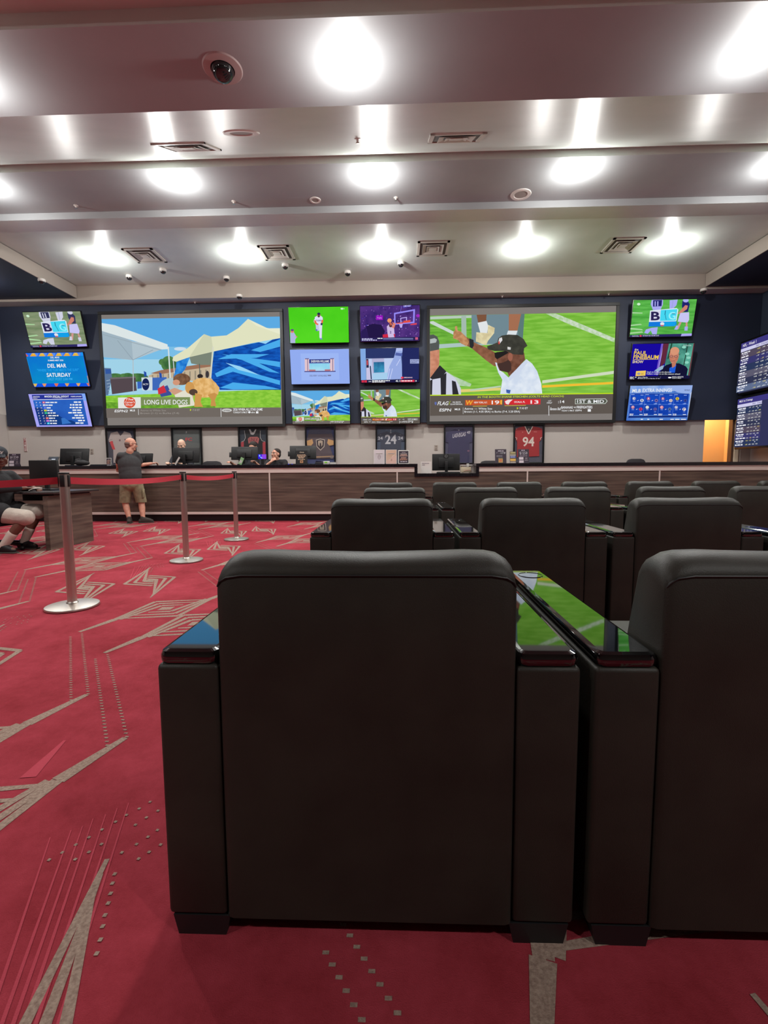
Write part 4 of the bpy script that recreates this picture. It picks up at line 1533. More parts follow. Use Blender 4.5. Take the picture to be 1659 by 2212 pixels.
def pic_scores(c):
    P, L, O_, T = c.poly, c.line, c.oval, c.text
    P([(198, 1345), (857, 1335), (808, 1700), (165, 1705)], (60, 96, 190), ((2, (90, 140, 214), (1, 1, 1))))
    P([(198, 1345), (857, 1335), (850, 1385), (192, 1420)], (110, 150, 222), ((2, (170, 196, 236), (1, 1, 1))))
    P([(560, 1340), (857, 1335), (842, 1430), (700, 1410)], (150, 176, 230))
    P([(836, 1420), (848, 1400), (820, 1640), (808, 1690)], (206, 216, 244))
    T('MLB', 218, 1376, 308, 1412, WHITE, 0.04, 0.1)
    T('EXTRA INNINGS', 326, 1372, 640, 1410, (226, 232, 246), 0.05, 0.1, -4)
    T('BONUS', 774, 1378, 828, 1394, (60, 70, 120), 0.03)
    P([(204, 1430), (822, 1424), (806, 1642), (188, 1648)], (24, 74, 190), ((2, (18, 58, 160), (1, 1, 1))))
    for k in range(5):
        x = 204+k*154
        L(x, 1430, x-15, 1648, 3, (96, 140, 226))
    L(198, 1538, 815, 1532, 3, (96, 140, 226))
    L(204, 1430, 822, 1424, 4, (30, 40, 110))
    cols = [((150, 150, 190), (226, 232, 240)), ((170, 70, 120), (150, 120, 170)), ((150, 70, 130), (226, 210, 200)), ((232, 206, 60), (60, 80, 160)),
            ((190, 110, 140), (214, 60, 90)), ((206, 200, 190), (110, 96, 160)), ((214, 120, 140), (100, 130, 170)), ((150, 150, 190), (240, 230, 230))]
    let = ['KB', 'AM', 'AO', 'S.', 'TR', 'BG', 'CM', 'NP']
    for k in range(8):
        r, q = divmod(k, 4)
        x0 = 222+q*152-r*12
        y0 = 1474+r*90
        c.rect(x0-14, y0-44, x0+22, y0-38, (150, 176, 236)) if r == 0 else c.rect(x0-14, y0-34, x0+8, y0-28, (150, 176, 236))
        c.rect(x0+86, y0-38, x0+116, y0-32, (150, 176, 236))
        O_(x0+18, y0, 19, 17, cols[k][0], n=12)
        O_(x0+102, y0+20, 19, 17, cols[k][1], n=12)
        T(let[k][0], x0+8, y0-12, x0+28, y0+12, WHITE if k not in (3,) else (60, 50, 40), 0.04)
        T(let[k][1], x0+92, y0+8, x0+112, y0+32, (40, 50, 120), 0.04)
        L(x0+52, y0+24, x0+68, y0+18, 5, (206, 214, 240))
        c.rect(x0+6, y0+24, x0+32, y0+29, (150, 176, 236))
        c.rect(x0+90, y0+46, x0+114, y0+50, (150, 176, 236))
    for q in range(4):
        x0 = 194+q*152
        c.greek(x0, 1632, x0+40, 1639, WHITE, q)
        c.greek(x0, 1644, x0+36, 1650, WHITE, q+5)
        c.rect(x0+104, 1636, x0+136, 1643, WHITE)
    P([(184, 1655), (804, 1648), (800, 1668), (180, 1675)], (20, 44, 120))
    for x, w in ((312, 24), (382, 20), (510, 36), (624, 36), (674, 46), (734, 54)):
        c.rect(x, 1686, x+w, 1695, WHITE)


# ------------------------------------------------------------------ screens on the back wall
M_BEZEL = mat('gloss_black_bezel', (14, 14, 16), 0.25)


def wall_tv(q_px, zq, org, sc, fn, label, tilt, rot=0.0, group='wall televisions beside the projection screens', k=1.0, clip=None):
    """television: q_px its corners in the photo, zq the same corners in tracing coordinates"""
    cx = sum(p[0] for p in q_px)/4
    cy = sum(p[1] for p in q_px)/4
    Y = 11.28
    ctr = at(cx, cy, Y=Y)
    wpx = (q_px[1][0]-q_px[0][0]+q_px[2][0]-q_px[3][0])/2
    hpx = (q_px[3][1]-q_px[0][1]+q_px[2][1]-q_px[1][1])/2
    W_ = abs(at(cx+wpx/2, cy, Y=Y).x-at(cx-wpx/2, cy, Y=Y).x)
    H_ = W_*9/16
    t = thing('television', label, 'television', ctr, rot, group=group)
    ti = R(tilt)
    U = Vector((W_, 0, 0))
    V = Vector((0, math.sin(ti), -math.cos(ti)))*H_
    N = Vector((0, -math.cos(ti), -math.sin(ti)))
    # tilt forward: the top comes towards the room
    q = Matrix.Rotation(ti, 3, 'X')
    b = MB()
    b.box(q @ Vector((0, 0.028, 0)), (W_+0.03, 0.045, H_+0.03), M_BEZEL, 0.006, rot=q)
    b.build('case', t, smooth=True)
    b = MB()
    b.box(Vector((0, 0.10, 0.0)), (0.40, 0.11, 0.26), M_BLACK, 0.004)
    b.build('wall_mount', t)
    c = Canvas(zq, -U/2-V/2+N*0.0005, U, V, N)
    c.k = k
    fn(c)
    for f in c.b.bm.faces:
        f.normal_update()
        if f.normal.dot(N) < 0:
            f.normal_flip()
    s = c.b.build('screen', t, recalc=False)
    s['label'] = 'lit television picture'
    return t


def to_px(zq, org, sc):
    return [(org[0]+x/sc, org[1]+y/sc) for x, y in zq]


def TV(zq, org, sc, fn, label, tilt, tq=None, **kw):
    return wall_tv(to_px(zq, org, sc), tq or zq, org, sc, fn, label, tilt, **kw)


Z7 = ((0, 620), 6.913)
Z2 = ((600, 620), 4.879)
Z4 = ((1320, 560), 4.894)
FB_Q = [(235, 440), (903, 428), (850, 815), (198, 818)]
DULL = ((112, 132, 96), (140, 152, 120), (206, 208, 226), (52, 54, 92))
VIVID = ((70, 160, 60), (100, 190, 84), (170, 170, 240), (34, 36, 110))
TV([(340, 385), (1200, 374), (1300, 890), (460, 895)], *Z7, lambda c: pic_football(c, DULL), 'top left wall television with football players behind a big B and G logo, pale picture', 14, tq=FB_Q)
TV([(407, 985), (1255, 983), (1325, 1490), (485, 1490)], *Z7, pic_horse_ad, 'left wall television with blue race day notice bordered by orange triangles', 14)
TV([(433, 1600), (1280, 1593), (1365, 2085), (537, 2090)], *Z7, pic_race, 'bottom left wall television listing race runners on blue with lilac border', 14)
TV([(110, 218), (740, 208), (750, 582), (132, 596)], *Z2, pic_baseball, 'television with a baseball player on bright green grass', 8)
TV([(127, 660), (748, 655), (760, 1020), (145, 1027)], *Z2, pic_store, 'television showing a small shop front on pale blue', 8)
TV([(140, 1100), (752, 1085), (765, 1440), (157, 1447)], *Z2, pic_dogs, 'small television repeating the tent and dog picture, below the shop front television', 8, tq=[(565, 176), (1558, 161), (1568, 724), (592, 732)])
TV([(865, 200), (1497, 190), (1490, 570), (875, 580)], *Z2, pic_basketball, 'television showing a purple lit basketball hoop and player', 8)
TV([(870, 645), (1490, 640), (1487, 1010), (875, 1012)], *Z2, pic_lineup, 'dim television with a figure in white before a window and red ticker', 8)
TV([(872, 1085), (1498, 1075), (1497, 1442), (877, 1447)], *Z2, pic_coach, 'small television repeating the coach picture, below the dim television', 8, tq=[(103, 217), (1553, 193), (1533, 985), (101, 1000)])
TV(FB_Q, *Z4, lambda c: pic_football(c, VIVID), 'top right wall television with football players and big B and G logo on vivid green', 10)
TV([(220, 900), (868, 888), (835, 1262), (195, 1272)], *Z4, pic_talk, 'right wall television with a bald man in glasses beside yellow show title', 10)
TV([(198, 1345), (857, 1335), (808, 1700), (165, 1706)], *Z4, pic_scores, 'bottom right wall television with a blue grid of ball game fixtures', 10)


def projection(q_px, zq, fn, label):
    Y = YB-0.11
    P0 = [at(x, y, Y=Y) for x, y in q_px]
    x0, x1 = (P0[0].x+P0[3].x)/2, (P0[1].x+P0[2].x)/2
    z1, z0 = (P0[0].z+P0[1].z)/2, (P0[2].z+P0[3].z)/2
    ctr = Vector(((x0+x1)/2, Y, (z0+z1)/2))
    t = thing('projection_screen', label, 'projection screen', ctr, group='large projection screens')
    W_, H_ = x1-x0, z1-z0
    b = MB()
    fr = 0.07
    for a, c in (((-W_/2-fr, 0, -H_/2-fr), (W_/2+fr, .045, -H_/2)), ((-W_/2-fr, 0, H_/2), (W_/2+fr, .045, H_/2+fr)), ((-W_/2-fr, 0, -H_/2), (-W_/2, .045, H_/2)), ((W_/2, 0, -H_/2), (W_/2+fr, .045, H_/2))):
        b.span(a, c, M_BLACK, 0.004)
    b.build('frame', t)
    U, V, N = Vector((W_, 0, 0)), Vector((0, 0, -H_)), Vector((0, -1, 0))
    c = Canvas(zq, -U/2-V/2+Vector((0, 0.03, 0)), U, V, N)
    c.poly(zq, emit(128, 122, 118))
    fn(c)
    for f in c.b.bm.faces:
        f.normal_update()
        if f.normal.y > 0:
            f.normal_flip()
    s = c.b.build('screen', t, recalc=False)
    s['label'] = 'projected picture'
    return t


projection([(218, 680), (607, 672), (607, 916), (230, 918)], [(563, 155), (1558, 137), (1575, 765), (595, 772)], pic_dogs,
           'large left projection screen with white tents, a child and a golden dog on grass')
projection([(929, 666), (1331, 660), (1325, 907), (928, 910)], [(103, 165), (1555, 145), (1530, 1035), (98, 1045)], pic_coach,
           'large right projection screen with a coach in black cap raising his arm')

# ------------------------------------------------------------------ odds boards on the right wall
def odds_board(z0, z1, y0, y1, label, seed, half=False):
    X = 7.93
    t = thing('odds_board', label, 'odds board', (X, (y0+y1)/2, (z0+z1)/2), group='odds boards on the right wall')
    L_, H_ = y1-y0, z1-z0
    b = MB()
    b.span((0.0, -L_/2, -H_/2), (0.12, L_/2, H_/2), M_BEZEL, 0.02, 3)
    b.build('case', t, smooth=True)
    b = MB()
    b.span((0.12, -L_/2+0.5, -0.3), (XR-X-0.002, L_/2-0.5, 0.3), M_BLACK)
    b.build('wall_mount', t)
    # picture: reading direction runs from the far end towards the camera
    U, V, N = Vector((0, -(L_-0.08), 0)), Vector((0, 0, -(H_-0.10))), Vector((-1, 0, 0))
    c = Canvas([(0, 0), (1600, 0), (1600, 1000), (0, 1000)], -U/2-V/2+Vector((-0.002, 0, 0)), U, V, N)
    c.rect(0, 0, 1600, 1000, (52, 54, 84))
    rr = random.Random(seed)
    cols = [(84, 74, 92), (58, 56, 110), (44, 56, 90), (92, 90, 110), (50, 54, 82), (96, 110, 142)]
    T = c.text
    c.rect(0, 0, 1600, 110, (62, 56, 128))
    w = 560 if half else 780
    T('MLB 1st 5 Innings' if half else 'NFL - Week 1', 40, 26, 330, 84, (236, 232, 240), 0.03)
    c.rect(0, 112, w if half else 1600, 176, (206, 204, 236))
    for x in (330, 430, 500):
        T(('SPREAD', 'TOTAL', 'LINE')[(330, 430, 500).index(x)], x, 128, x+70, 160, (84, 80, 120), 0.02)
    n = 6
    for k in range(n):
        y = 186+k*134
        for s0 in ((0,) if half else (0, 800)):
            c.rect(s0, y, s0+w, y+128, cols[k] if not half else cols[(k+2) % 5])
            c.rect(s0+w*0.40, y, s0+w*0.402, y+128, (70, 74, 110))
            for r_, dy in enumerate((10, 48, 88)):
                if r_ == 1:
                    c.greek(s0+50, y+dy, s0+190, y+dy+16, (206, 206, 226), rr.random())
                    c.rect(s0+w*0.80, y+dy+2, s0+w*0.84, y+dy+18, (206, 206, 226))
                else:
                    c.greek(s0+26, y+dy, s0+40+rr.uniform(120, 200), y+dy+24, (236, 236, 244), rr.random())
                    xx = s0+w*0.46
                    for q in range(4):
                        v = rr.choice(('-110', '+3.5', '-7', 'o45', '+150', '-120', 'u44.5', '-105', '+240'))
                        T(v, xx, y+dy+2, xx+w*0.085, y+dy+24, (240, 240, 236) if rr.random() > .12 else (236, 220, 120), 0.03)
                        xx += w*0.128
    if half:
        c.rect(w, 112, 1600, 1000, (50, 52, 88))
        c.oval(900, 80, 60, 40, (84, 92, 160))
        c.oval(1010, 160, 50, 30, (70, 78, 140))
    for f in c.b.bm.faces:
        f.normal_update()
        if f.normal.x > 0:
            f.normal_flip()
    c.b.build('screen', t, recalc=False)['label'] = 'lit odds table'
    return t


pA, pB = at(1565, 752, X=7.93), at(1558, 973, X=7.93)
zsplit = at(1562, 864, X=7.93).z
y1 = 11.33
odds_board(zsplit+0.02, pA.z, y1-2.3, y1, 'upper odds board on the right wall, full of rows of numbers', 5)
odds_board(pB.z, zsplit-0.02, y1-2.3, y1, 'lower odds board on the right wall, numbers only in its left half', 9, half=True)


def ink(r, g, b, rough=0.6):
    return mat('ink_%d_%d_%d' % (r, g, b), (r, g, b), rough)


IW = ink(226, 222, 218)
# ------------------------------------------------------------------ long service counter
CF = 9.15
ct = thing('service_counter', 'long dark wood service counter with black top and pale metal trim strips', 'counter', (0, CF, 0))


def cpart(name, boxes, label=None):
    b = MB()
    for a, c, m in boxes:
        b.span(a, c, m, 0.004 if m is M_STONE else 0.0)
    o = b.build(name, ct)
    if label:
        o['label'] = label
    return o


GX0, GX1 = 0.36, 1.50        # low gap
cpart('countertop', [((-9.6, -0.03, 1.06), (GX0, 0.72, 1.125), M_STONE)])
cpart('countertop', [((GX1, -0.03, 1.06), (XR-0.02, 0.72, 1.125), M_STONE)])
cpart('low_countertop', [((GX0-0.01, -0.02, 0.87), (GX1+0.01, 0.72, 0.935), M_STONE), ((GX0-0.06, -0.02, 0.87), (GX0, 0.72, 1.059), M_STONE), ((GX1, -0.02, 0.87), (GX1+0.06, 0.72, 1.059), M_STONE)], 'lowered black counter section')
cpart('front_panel', [((-9.6, 0.0, 0.19), (GX0-0.06, 0.04, 0.965), M_WOOD), ((GX0-0.06, 0.0, 0.19), (GX1+0.06, 0.04, 0.87), M_WOOD), ((GX1+0.06, 0.0, 0.19), (XR-0.02, 0.04, 0.965), M_WOOD)])
cpart('trim_strip', [((-9.6, -0.012, 0.965), (GX0-0.06, 0.03, 1.058), M_TRIM)], 'pale metal strip below the top')
cpart('trim_strip', [((GX1+0.06, -0.012, 0.965), (XR-0.02, 0.03, 1.058), M_TRIM)], 'pale metal strip below the top')
cpart('base_strip', [((-9.6, -0.008, 0.14), (XR-0.02, 0.03, 0.19), M_TRIM)], 'pale metal strip above the kick plate')
cpart('kick_plate', [((-9.6, 0.06, 0.0), (XR-0.02, 0.10, 0.16), M_BLACK)])
for x in (-7.9, -5.23, -2.577, -0.04, 2.50, 5.03):
    cpart('joint_strip', [((x-0.013, -0.010, 0.19), (x+0.013, 0.02, 0.965), M_TRIM)])
cpart('rear_panel', [((-9.6, 0.66, 0.0), (XR-0.02, 0.70, 0.87), M_BLACK)])
YT = 9.6                      # where the things on the counter stand
ZT = 1.1255


def terminal(x0, x1, ztop, zbot, Y, label, yaw=0.0, lean=14, mark=None, zbase=ZT, tab=False):
    t = thing('monitor', label, 'monitor', ((x0+x1)/2, Y, zbase), R(yaw), group='monitors on the counter with their backs to the room')
    W_, H_ = x1-x0, ztop-zbot
    q = Matrix.Rotation(R(-lean), 3, 'X')
    c = Vector((0, 0.02, (ztop+zbot)/2-zbase))
    b = MB()
    b.box(c, (W_, 0.035, H_), M_BLACK, 0.008, rot=q)
    b.box(c+q @ Vector((0, -0.024, -0.01)), (W_*0.55, 0.03, H_*0.6), M_BLACK, 0.01, rot=q)
    b.build('housing', t, smooth=True)
    b = MB()
    b.box(c+q @ Vector((0, 0.0185, 0)), (W_*0.94, 0.002, H_*0.90), mat('dark_screen_glass', (14, 16, 20), 0.1), rot=q)
    b.build('screen', t)
    b = MB()
    b.span((-0.03, -0.10, 0.02), (0.03, -0.065, c.z+0.02), M_BLACK, 0.006)
    b.box((0, -0.05, c.z-0.01), (0.06, 0.07, 0.05), M_BLACK, 0.006)
    b.build('stand', t, smooth=True)
    b = MB()
    b.span((-0.12, -0.15, 0.0), (0.12, 0.05, 0.022), M_BLACK, 0.008)
    b.build('foot', t, smooth=True)
    if mark:
        b = MB()
        for k in range(20):
            a0, a1 = 2*PI*k/20, 2*PI*(k+1)/20
            b.poly([c+q @ Vector((r*math.cos(a), -0.0405 if False else -0.0412, H_*0.36+r*math.sin(a))) for r, a in ((0.030, a0), (0.030, a1), (0.025, a1), (0.025, a0))], ink(150, 150, 152))
        b.text(mark, lambda x, z: c+q @ Vector((x, -0.0414, z)), -0.019, H_*0.36-0.007, 0.038, 0.014, ink(150, 150, 152), 0.03)
        b.box(c+q @ Vector((0, -0.030, H_*0.36)), (0.09, 0.022, 0.09), M_BLACK, 0.003, rot=q)
        b.build('badge', t)['label'] = 'round pale badge'
    if tab:
        b = MB()
        b.box(c+q @ Vector((-W_*0.5-0.012, -0.01, -H_*0.12)), (0.05, 0.03, 0.10), M_BLACK, 0.006, rot=q)
        b.build('card_reader', t, smooth=True)
    return t


terminal(-7.13, -6.56, 1.50, 1.16, YT, 'black monitor at the left end of the counter beside the tilted card display', 8, 12)
terminal(-5.86, -5.17, 1.385, 1.165, YT+0.05, 'black monitor behind the customer in the grey t-shirt', -10, 10)
terminal(-4.72, -4.15, 1.495, 1.18, YT-0.05, 'black monitor hiding the face of the pale bald clerk', 0, 10)
terminal(-3.47, -2.93, 1.505, 1.23, YT-0.05, 'black monitor with green note, left of the clerk resting his chin', 6, 12, tab=True)
terminal(-2.25, -1.71, 1.515, 1.24, YT-0.05, 'black monitor behind the dark notice, under the gold crest jersey', 8, 12, tab=True)
terminal(0.68, 1.245, 1.33, 0.99, YT, 'wide black monitor with round badge standing in the lowered counter section', 0, 2, mark='DELL', zbase=0.9355)


def sign_board(name, label, cat, px, Y, z0, draw, bgm, group=None, lean=8, back=True, th=0.006):
    """upright notice: px its box in the photo"""
    x0, y0, x1, y1 = px
    a, b_ = at(x0, y0, Y=Y), at(x1, y1, Y=Y)
    W_, H_ = b_.x-a.x, a.z-z0
    t = thing(name, label, cat, ((a.x+b_.x)/2, Y, z0), 0, group)
    q = Matrix.Rotation(R(-lean), 3, 'X')
    b = MB()
    b.box(q @ Vector((0, 0, H_/2)), (W_, th, H_), bgm, 0.001, rot=q)
    b.build('board', t)
    if back:
        b = MB()
        b.prism([(-W_*0.3, 0.02, H_*0.75), (W_*0.3, 0.02, H_*0.75), (W_*0.3, 0.09, 0.0), (-W_*0.3, 0.09, 0.0)], (0, 0.004, 0), bgm)
        b.build('easel', t)
    U, V, N = Vector((W_, 0, 0)), q @ Vector((0, 0, -H_)), q @ Vector((0, -1, 0))
    c = Canvas([(0, 0), (100, 0), (100, 130), (0, 130)], -U/2-V+N*(th/2+0.0006), U, V, N)
    draw(c)
    for f in c.b.bm.faces:
        f.normal_update()
        if f.normal.dot(N) < 0:
            f.normal_flip()
    c.b.build('print', t, recalc=False)
    return t


def d_spiral(c):
    c.rect(4, 4, 96, 126, ink(206, 192, 196))
    c.oval(50, 66, 14, 22, ink(170, 150, 156))
    c.oval(50, 58, 6, 8, ink(196, 182, 186))
    c.oval(50, 74, 7, 9, ink(196, 182, 186))


def d_tan(c):
    c.rect(4, 4, 96, 126, ink(206, 168, 146))
    c.poly([(4, 126), (4, 100), (40, 84), (60, 60), (96, 52), (96, 126)], ink(214, 172, 160))
    c.line(58, 60, 84, 46, 3, ink(240, 224, 200))
    c.line(36, 96, 48, 82, 3, ink(232, 206, 190))
    c.oval(52, 92, 8, 12, ink(186, 144, 132))


def d_notice(c):
    c.rect(7, 8, 93, 122, ink(58, 48, 60))
    c.text('NOTICE', 34, 18, 66, 26, ink(206, 190, 196))
    for k, (y, w) in enumerate(((36, 26), (44, 30), (52, 36), (66, 24), (74, 26), (82, 34), (90, 36))):
        c.greek(50-w, y, 50+w, y+5, ink(206, 160, 146) if k < 4 else ink(196, 140, 120), k)
    c.greek(20, 104, 80, 112, ink(196, 180, 190), 3)


def d_promo(c):
    c.greek(26, 12, 76, 20, ink(196, 188, 196), 2)
    c.text('PICK', 12, 28, 42, 42, ink(170, 160, 170), 0.03, 0.2)
    c.text('MORE', 44, 27, 92, 42, ink(236, 232, 236), 0.06, 0.2)
    c.greek(12, 54, 90, 72, ink(110, 104, 114), 5)
    c.rect(30, 86, 68, 122, ink(196, 166, 96))
    c.rect(36, 92, 62, 116, ink(206, 120, 80))
    c.greek(28, 78, 74, 83, ink(140, 134, 120), 7)


def d_strips(c):
    for y0, y1, m in ((3, 34, ink(150, 136, 96)), (36, 45, ink(220, 212, 200)), (50, 70, ink(110, 116, 170)), (78, 104, ink(226, 176, 84)), (108, 116, ink(190, 170, 150)), (120, 126, ink(206, 196, 190))):
        c.rect(5, y0, 95, y1, m)
    c.greek(16, 10, 84, 18, ink(206, 190, 140), 1)
    c.greek(14, 56, 86, 64, ink(176, 182, 226), 2)


def d_250(c):
    c.greek(30, 6, 72, 14, ink(196, 180, 196), 4)
    c.text('$1250', 14, 24, 84, 50, ink(226, 216, 226), 0.05)
    c.greek(14, 58, 82, 65, ink(150, 136, 150), 5)
    c.rect(8, 72, 48, 96, ink(222, 206, 214))
    c.rect(8, 102, 50, 126, ink(216, 200, 208))
    c.rect(64, 76, 84, 94, ink(120, 108, 116))
    c.greek(60, 100, 90, 106, ink(150, 136, 146), 6)


def d_blackad(c):
    c.text('Circle', 34, 10, 70, 22, ink(220, 206, 180), 0.02, 0.2)
    for k, (y, w) in enumerate(((36, 36), (46, 38), (56, 30), (66, 26), (80, 30))):
        c.greek(50-w, y, 50+w, y+6, ink(222, 190, 160), k+3)
    c.rect(38, 92, 64, 116, ink(206, 150, 104))
    c.rect(44, 98, 58, 110, ink(120, 84, 64))


def d_lettered(c):
    c.rect(12, 16, 80, 22, ink(110, 96, 106))
    c.rect(12, 34, 38, 40, ink(100, 88, 98))


M_DKP = mat('dark_purple_card', (60, 48, 62), 0.6)
sign_board('notice_board', 'pale framed sheet with a small spiral mark, left of three notices on the counter', 'sign', (807, 971, 831, 1003), YT-0.1, ZT, d_spiral, M_PAPER)
sign_board('notice_board', 'tan picture sheet, middle of three notices below the number 24 jersey', 'sign', (833, 971, 857, 1003), YT-0.1, ZT, d_tan, M_PAPER)
sign_board('notice_board', 'dark notice with white border, right of three notices below the number 24 jersey', 'sign', (860, 972, 884, 1002), YT-0.1, ZT, d_notice, M_WHITE)
sign_board('notice_board', 'dark promotional card with orange square, left of the red number 94 jersey', 'sign', (1070, 970, 1094, 1001), YT-0.1, ZT, d_promo, M_DKP)
sign_board('notice_board', 'narrow card of coloured strips, one bright yellow, below the red jersey', 'sign', (1102, 975, 1115, 1001), YT-0.05, ZT, d_strips, M_DKP)
sign_board('notice_board', 'dark card lettered $1250 in front of the red number 94 jersey', 'sign', (1120, 970, 1143, 1001), YT-0.1, ZT, d_250, M_DKP)
sign_board('notice_board', 'purple card lettered $1250 at the far left end of the counter', 'sign', (16, 980, 43, 1006), YT-0.1, ZT, d_250, M_DKP)
sign_board('notice_board', 'tall black notice with cream lettering leaning before the monitor under the gold crest jersey', 'sign', (638, 973, 664, 1001), YT-0.32, ZT, d_blackad, M_BLACK)
sign_board('tent_card', 'small black and white tent card just left of the customer in grey', 'sign', (228, 989, 240, 1006), YT-0.25, ZT, d_notice, M_WHITE)
sign_board('document_holder', 'white lettered holder standing in the lowered counter section', 'sign', (909, 997, 932, 1027), YT-0.3, 0.9355, d_lettered, M_PAPER)


def small(name, label, cat, boxes, loc, parent_name=None, rotz=0.0):
    """little object: boxes = [(part, [(a, b, material)...])...]"""
    t = thing(name, label, cat, loc, rotz)
    for part, bs in boxes:
        b = MB()
        for a, c, m in bs:
            b.span(a, c, m, 0.006)
        b.build(part, t, smooth=True)
    return t


# tilted customer display at left
p = at(122, 1000, Y=YT-0.1)
t = thing('customer_display', 'small tilted customer display left of the leftmost counter monitor', 'display', (p.x-0.05, YT-0.12, ZT), R(10))
q = Matrix.Rotation(R(-38), 3, 'X')
b = MB()
b.box((0, 0, 0.135), (0.20, 0.02, 0.155), M_BLACK, 0.006, rot=q)
b.build('housing', t, smooth=True)
b = MB()
b.box(q @ Vector((0, -0.0115, 0))+Vector((0, 0, 0.135)), (0.17, 0.002, 0.12), mat('display_grey', (60, 64, 74), 0.2), rot=q)
b.box(q @ Vector((0.01, -0.013, 0))+Vector((0, 0, 0.135)), (0.07, 0.002, 0.025), emit(206, 214, 226, 0.9), rot=q)
b.build('screen', t)
b = MB()
b.span((-0.03, 0.01, 0.0), (0.03, 0.05, 0.12), M_BLACK, 0.004)
b.build('stand', t)
p = at(183, 1000, Y=YT-0.2)
t = thing('bag', 'dark slouching bag on the counter before the leftmost monitor', 'bag', (p.x-0.06, YT-0.22, ZT))
M_CLOTH = mat('charcoal_cloth', (44, 42, 44), 0.9, bump=(120, 0.2, 0.003))
o = solid('body', [((0, 0, 0.065), (0.135, 0.09, 0.062)), ((-0.06, 0, 0.11), (0.06, 0.06, 0.05)), ((0.07, 0.0, 0.06), (0.10, 0.08, 0.05))], M_CLOTH, t, 0.012)
b = MB()
b.tube([(-0.08, -0.03, 0.13), (-0.06, -0.03, 0.185), (-0.01, -0.03, 0.19), (0.03, -0.03, 0.12)], 0.008, M_CLOTH)
b.build('handle', t, smooth=True)
p = at(205, 1003, Y=YT-0.3)
small('keyboard', 'black keyboard lying on the counter right of the slouching bag', 'keyboard', [('body', [((-0.16, -0.07, 0.0), (0.16, 0.07, 0.02), M_BLACK)]), ('keys', [((-0.15, -0.06, 0.0202), (0.15, 0.06, 0.03), mat('key_grey', (50, 50, 54), 0.6))])], (p.x+0.06, YT-0.25, ZT))
p = at(380, 1004, Y=YT-0.3)
q = Matrix.Rotation(R(35), 3, 'Y')
t = thing('paper_slip', 'white slip of paper leaning on the monitor before the bald clerk', 'paper', (at(383, 995, Y=YT-0.22).x, YT-0.22, ZT))
b = MB()
b.box((0, 0, 0.09), (0.035, 0.002, 0.18), M_PAPER, rot=Matrix.Rotation(R(33), 3, 'Y'))
b.build('sheet', t)
t = thing('paper_slip', 'green and white note on the counter before the dark haired clerk', 'paper', (at(521, 993, Y=YT-0.22).x, YT-0.22, ZT))
b = MB()
b.box((0, 0, 0.08), (0.07, 0.002, 0.15), ink(150, 196, 140), rot=Matrix.Rotation(R(25), 3, 'Y'))
b.box((-0.01, -0.0015, 0.07), (0.05, 0.002, 0.06), M_PAPER, rot=Matrix.Rotation(R(25), 3, 'Y'))
b.build('sheet', t)
p = at(567, 987, Y=YT)
t = thing('tablet', 'small tablet glowing purple and blue beside the clerk resting his chin', 'tablet', (p.x, YT-0.02, ZT))
b = MB()
b.span((-0.09, 0, 0.12), (0.09, 0.012, 0.225), M_BLACK, 0.004)
b.span((-0.03, 0.003, 0.0), (0.03, 0.03, 0.13), M_BLACK, 0.003)
b.build('housing', t)
b = MB()
b.poly([(-0.085, -0.001, 0.125), (-0.01, -0.001, 0.125), (-0.01, -0.001, 0.22), (-0.085, -0.001, 0.22)], emit(50, 30, 226))
b.poly([(-0.01, -0.001, 0.125), (0.085, -0.001, 0.125), (0.085, -0.001, 0.22), (-0.01, -0.001, 0.22)], emit(140, 70, 226))
for x, z in ((-0.05, 0.2), (-0.03, 0.16), (-0.01, 0.145), (-0.055, 0.185)):
    b.poly([(x-.012, -0.002, z-.01), (x+.012, -0.002, z-.01), (x+.012, -0.002, z+.01), (x-.012, -0.002, z+.01)], emit(150, 200, 250))
b.build('screen', t)['label'] = 'glowing screen'
p = at(707, 1002, Y=YT)
small('card_reader', 'small white device with green display at the gold crest jersey end of the counter', 'device',
      [('body', [((-0.06, -0.04, 0), (0.06, 0.04, 0.07), M_WHITE)]), ('display', [((-0.035, -0.0415, 0.03), (0.02, -0.038, 0.055), emit(120, 196, 40, 0.8))])], (p.x, YT-0.1, ZT))
small('receipt_roll_box', 'low white box right of the small green-lit device', 'box', [('body', [((-0.06, -0.04, 0), (0.06, 0.04, 0.035), M_WHITE)]), ('lid', [((-0.062, -0.042, 0.0352), (0.062, 0.042, 0.045), M_WHITE)])], (p.x+0.135, YT-0.1, ZT))
p = at(682, 1000, Y=YT)
small('receipt_printer', 'dark receipt printer between the black notice and the green-lit device', 'printer', [('body', [((-0.1, -0.08, 0), (0.1, 0.08, 0.055), mat('dark_grey_plastic', (52, 48, 56), 0.5))]), ('cover', [((-0.09, -0.06, 0.0552), (0.03, 0.07, 0.085), mat('blue_black_plastic', (40, 40, 74), 0.4))])], (p.x+0.09, YT+0.06, ZT))
p = at(625, 1007, Y=CF)
for i, dx in enumerate((0.0, 0.055)):
    pass
t = thing('wifi_puck', 'flat black gadget on the counter edge with two blue lights', 'device', (p.x+0.03, CF+0.02, ZT))
b = MB()
b.span((-0.10, -0.03, 0), (0.10, 0.05, 0.014), M_BLACK, 0.003)
b.build('body', t)
b = MB()
for x in (-0.04, 0.03):
    b.span((x-0.012, -0.0315, 0.003), (x+0.012, -0.029, 0.012), emit(50, 50, 250, 1.0))
b.build('indicator', t)
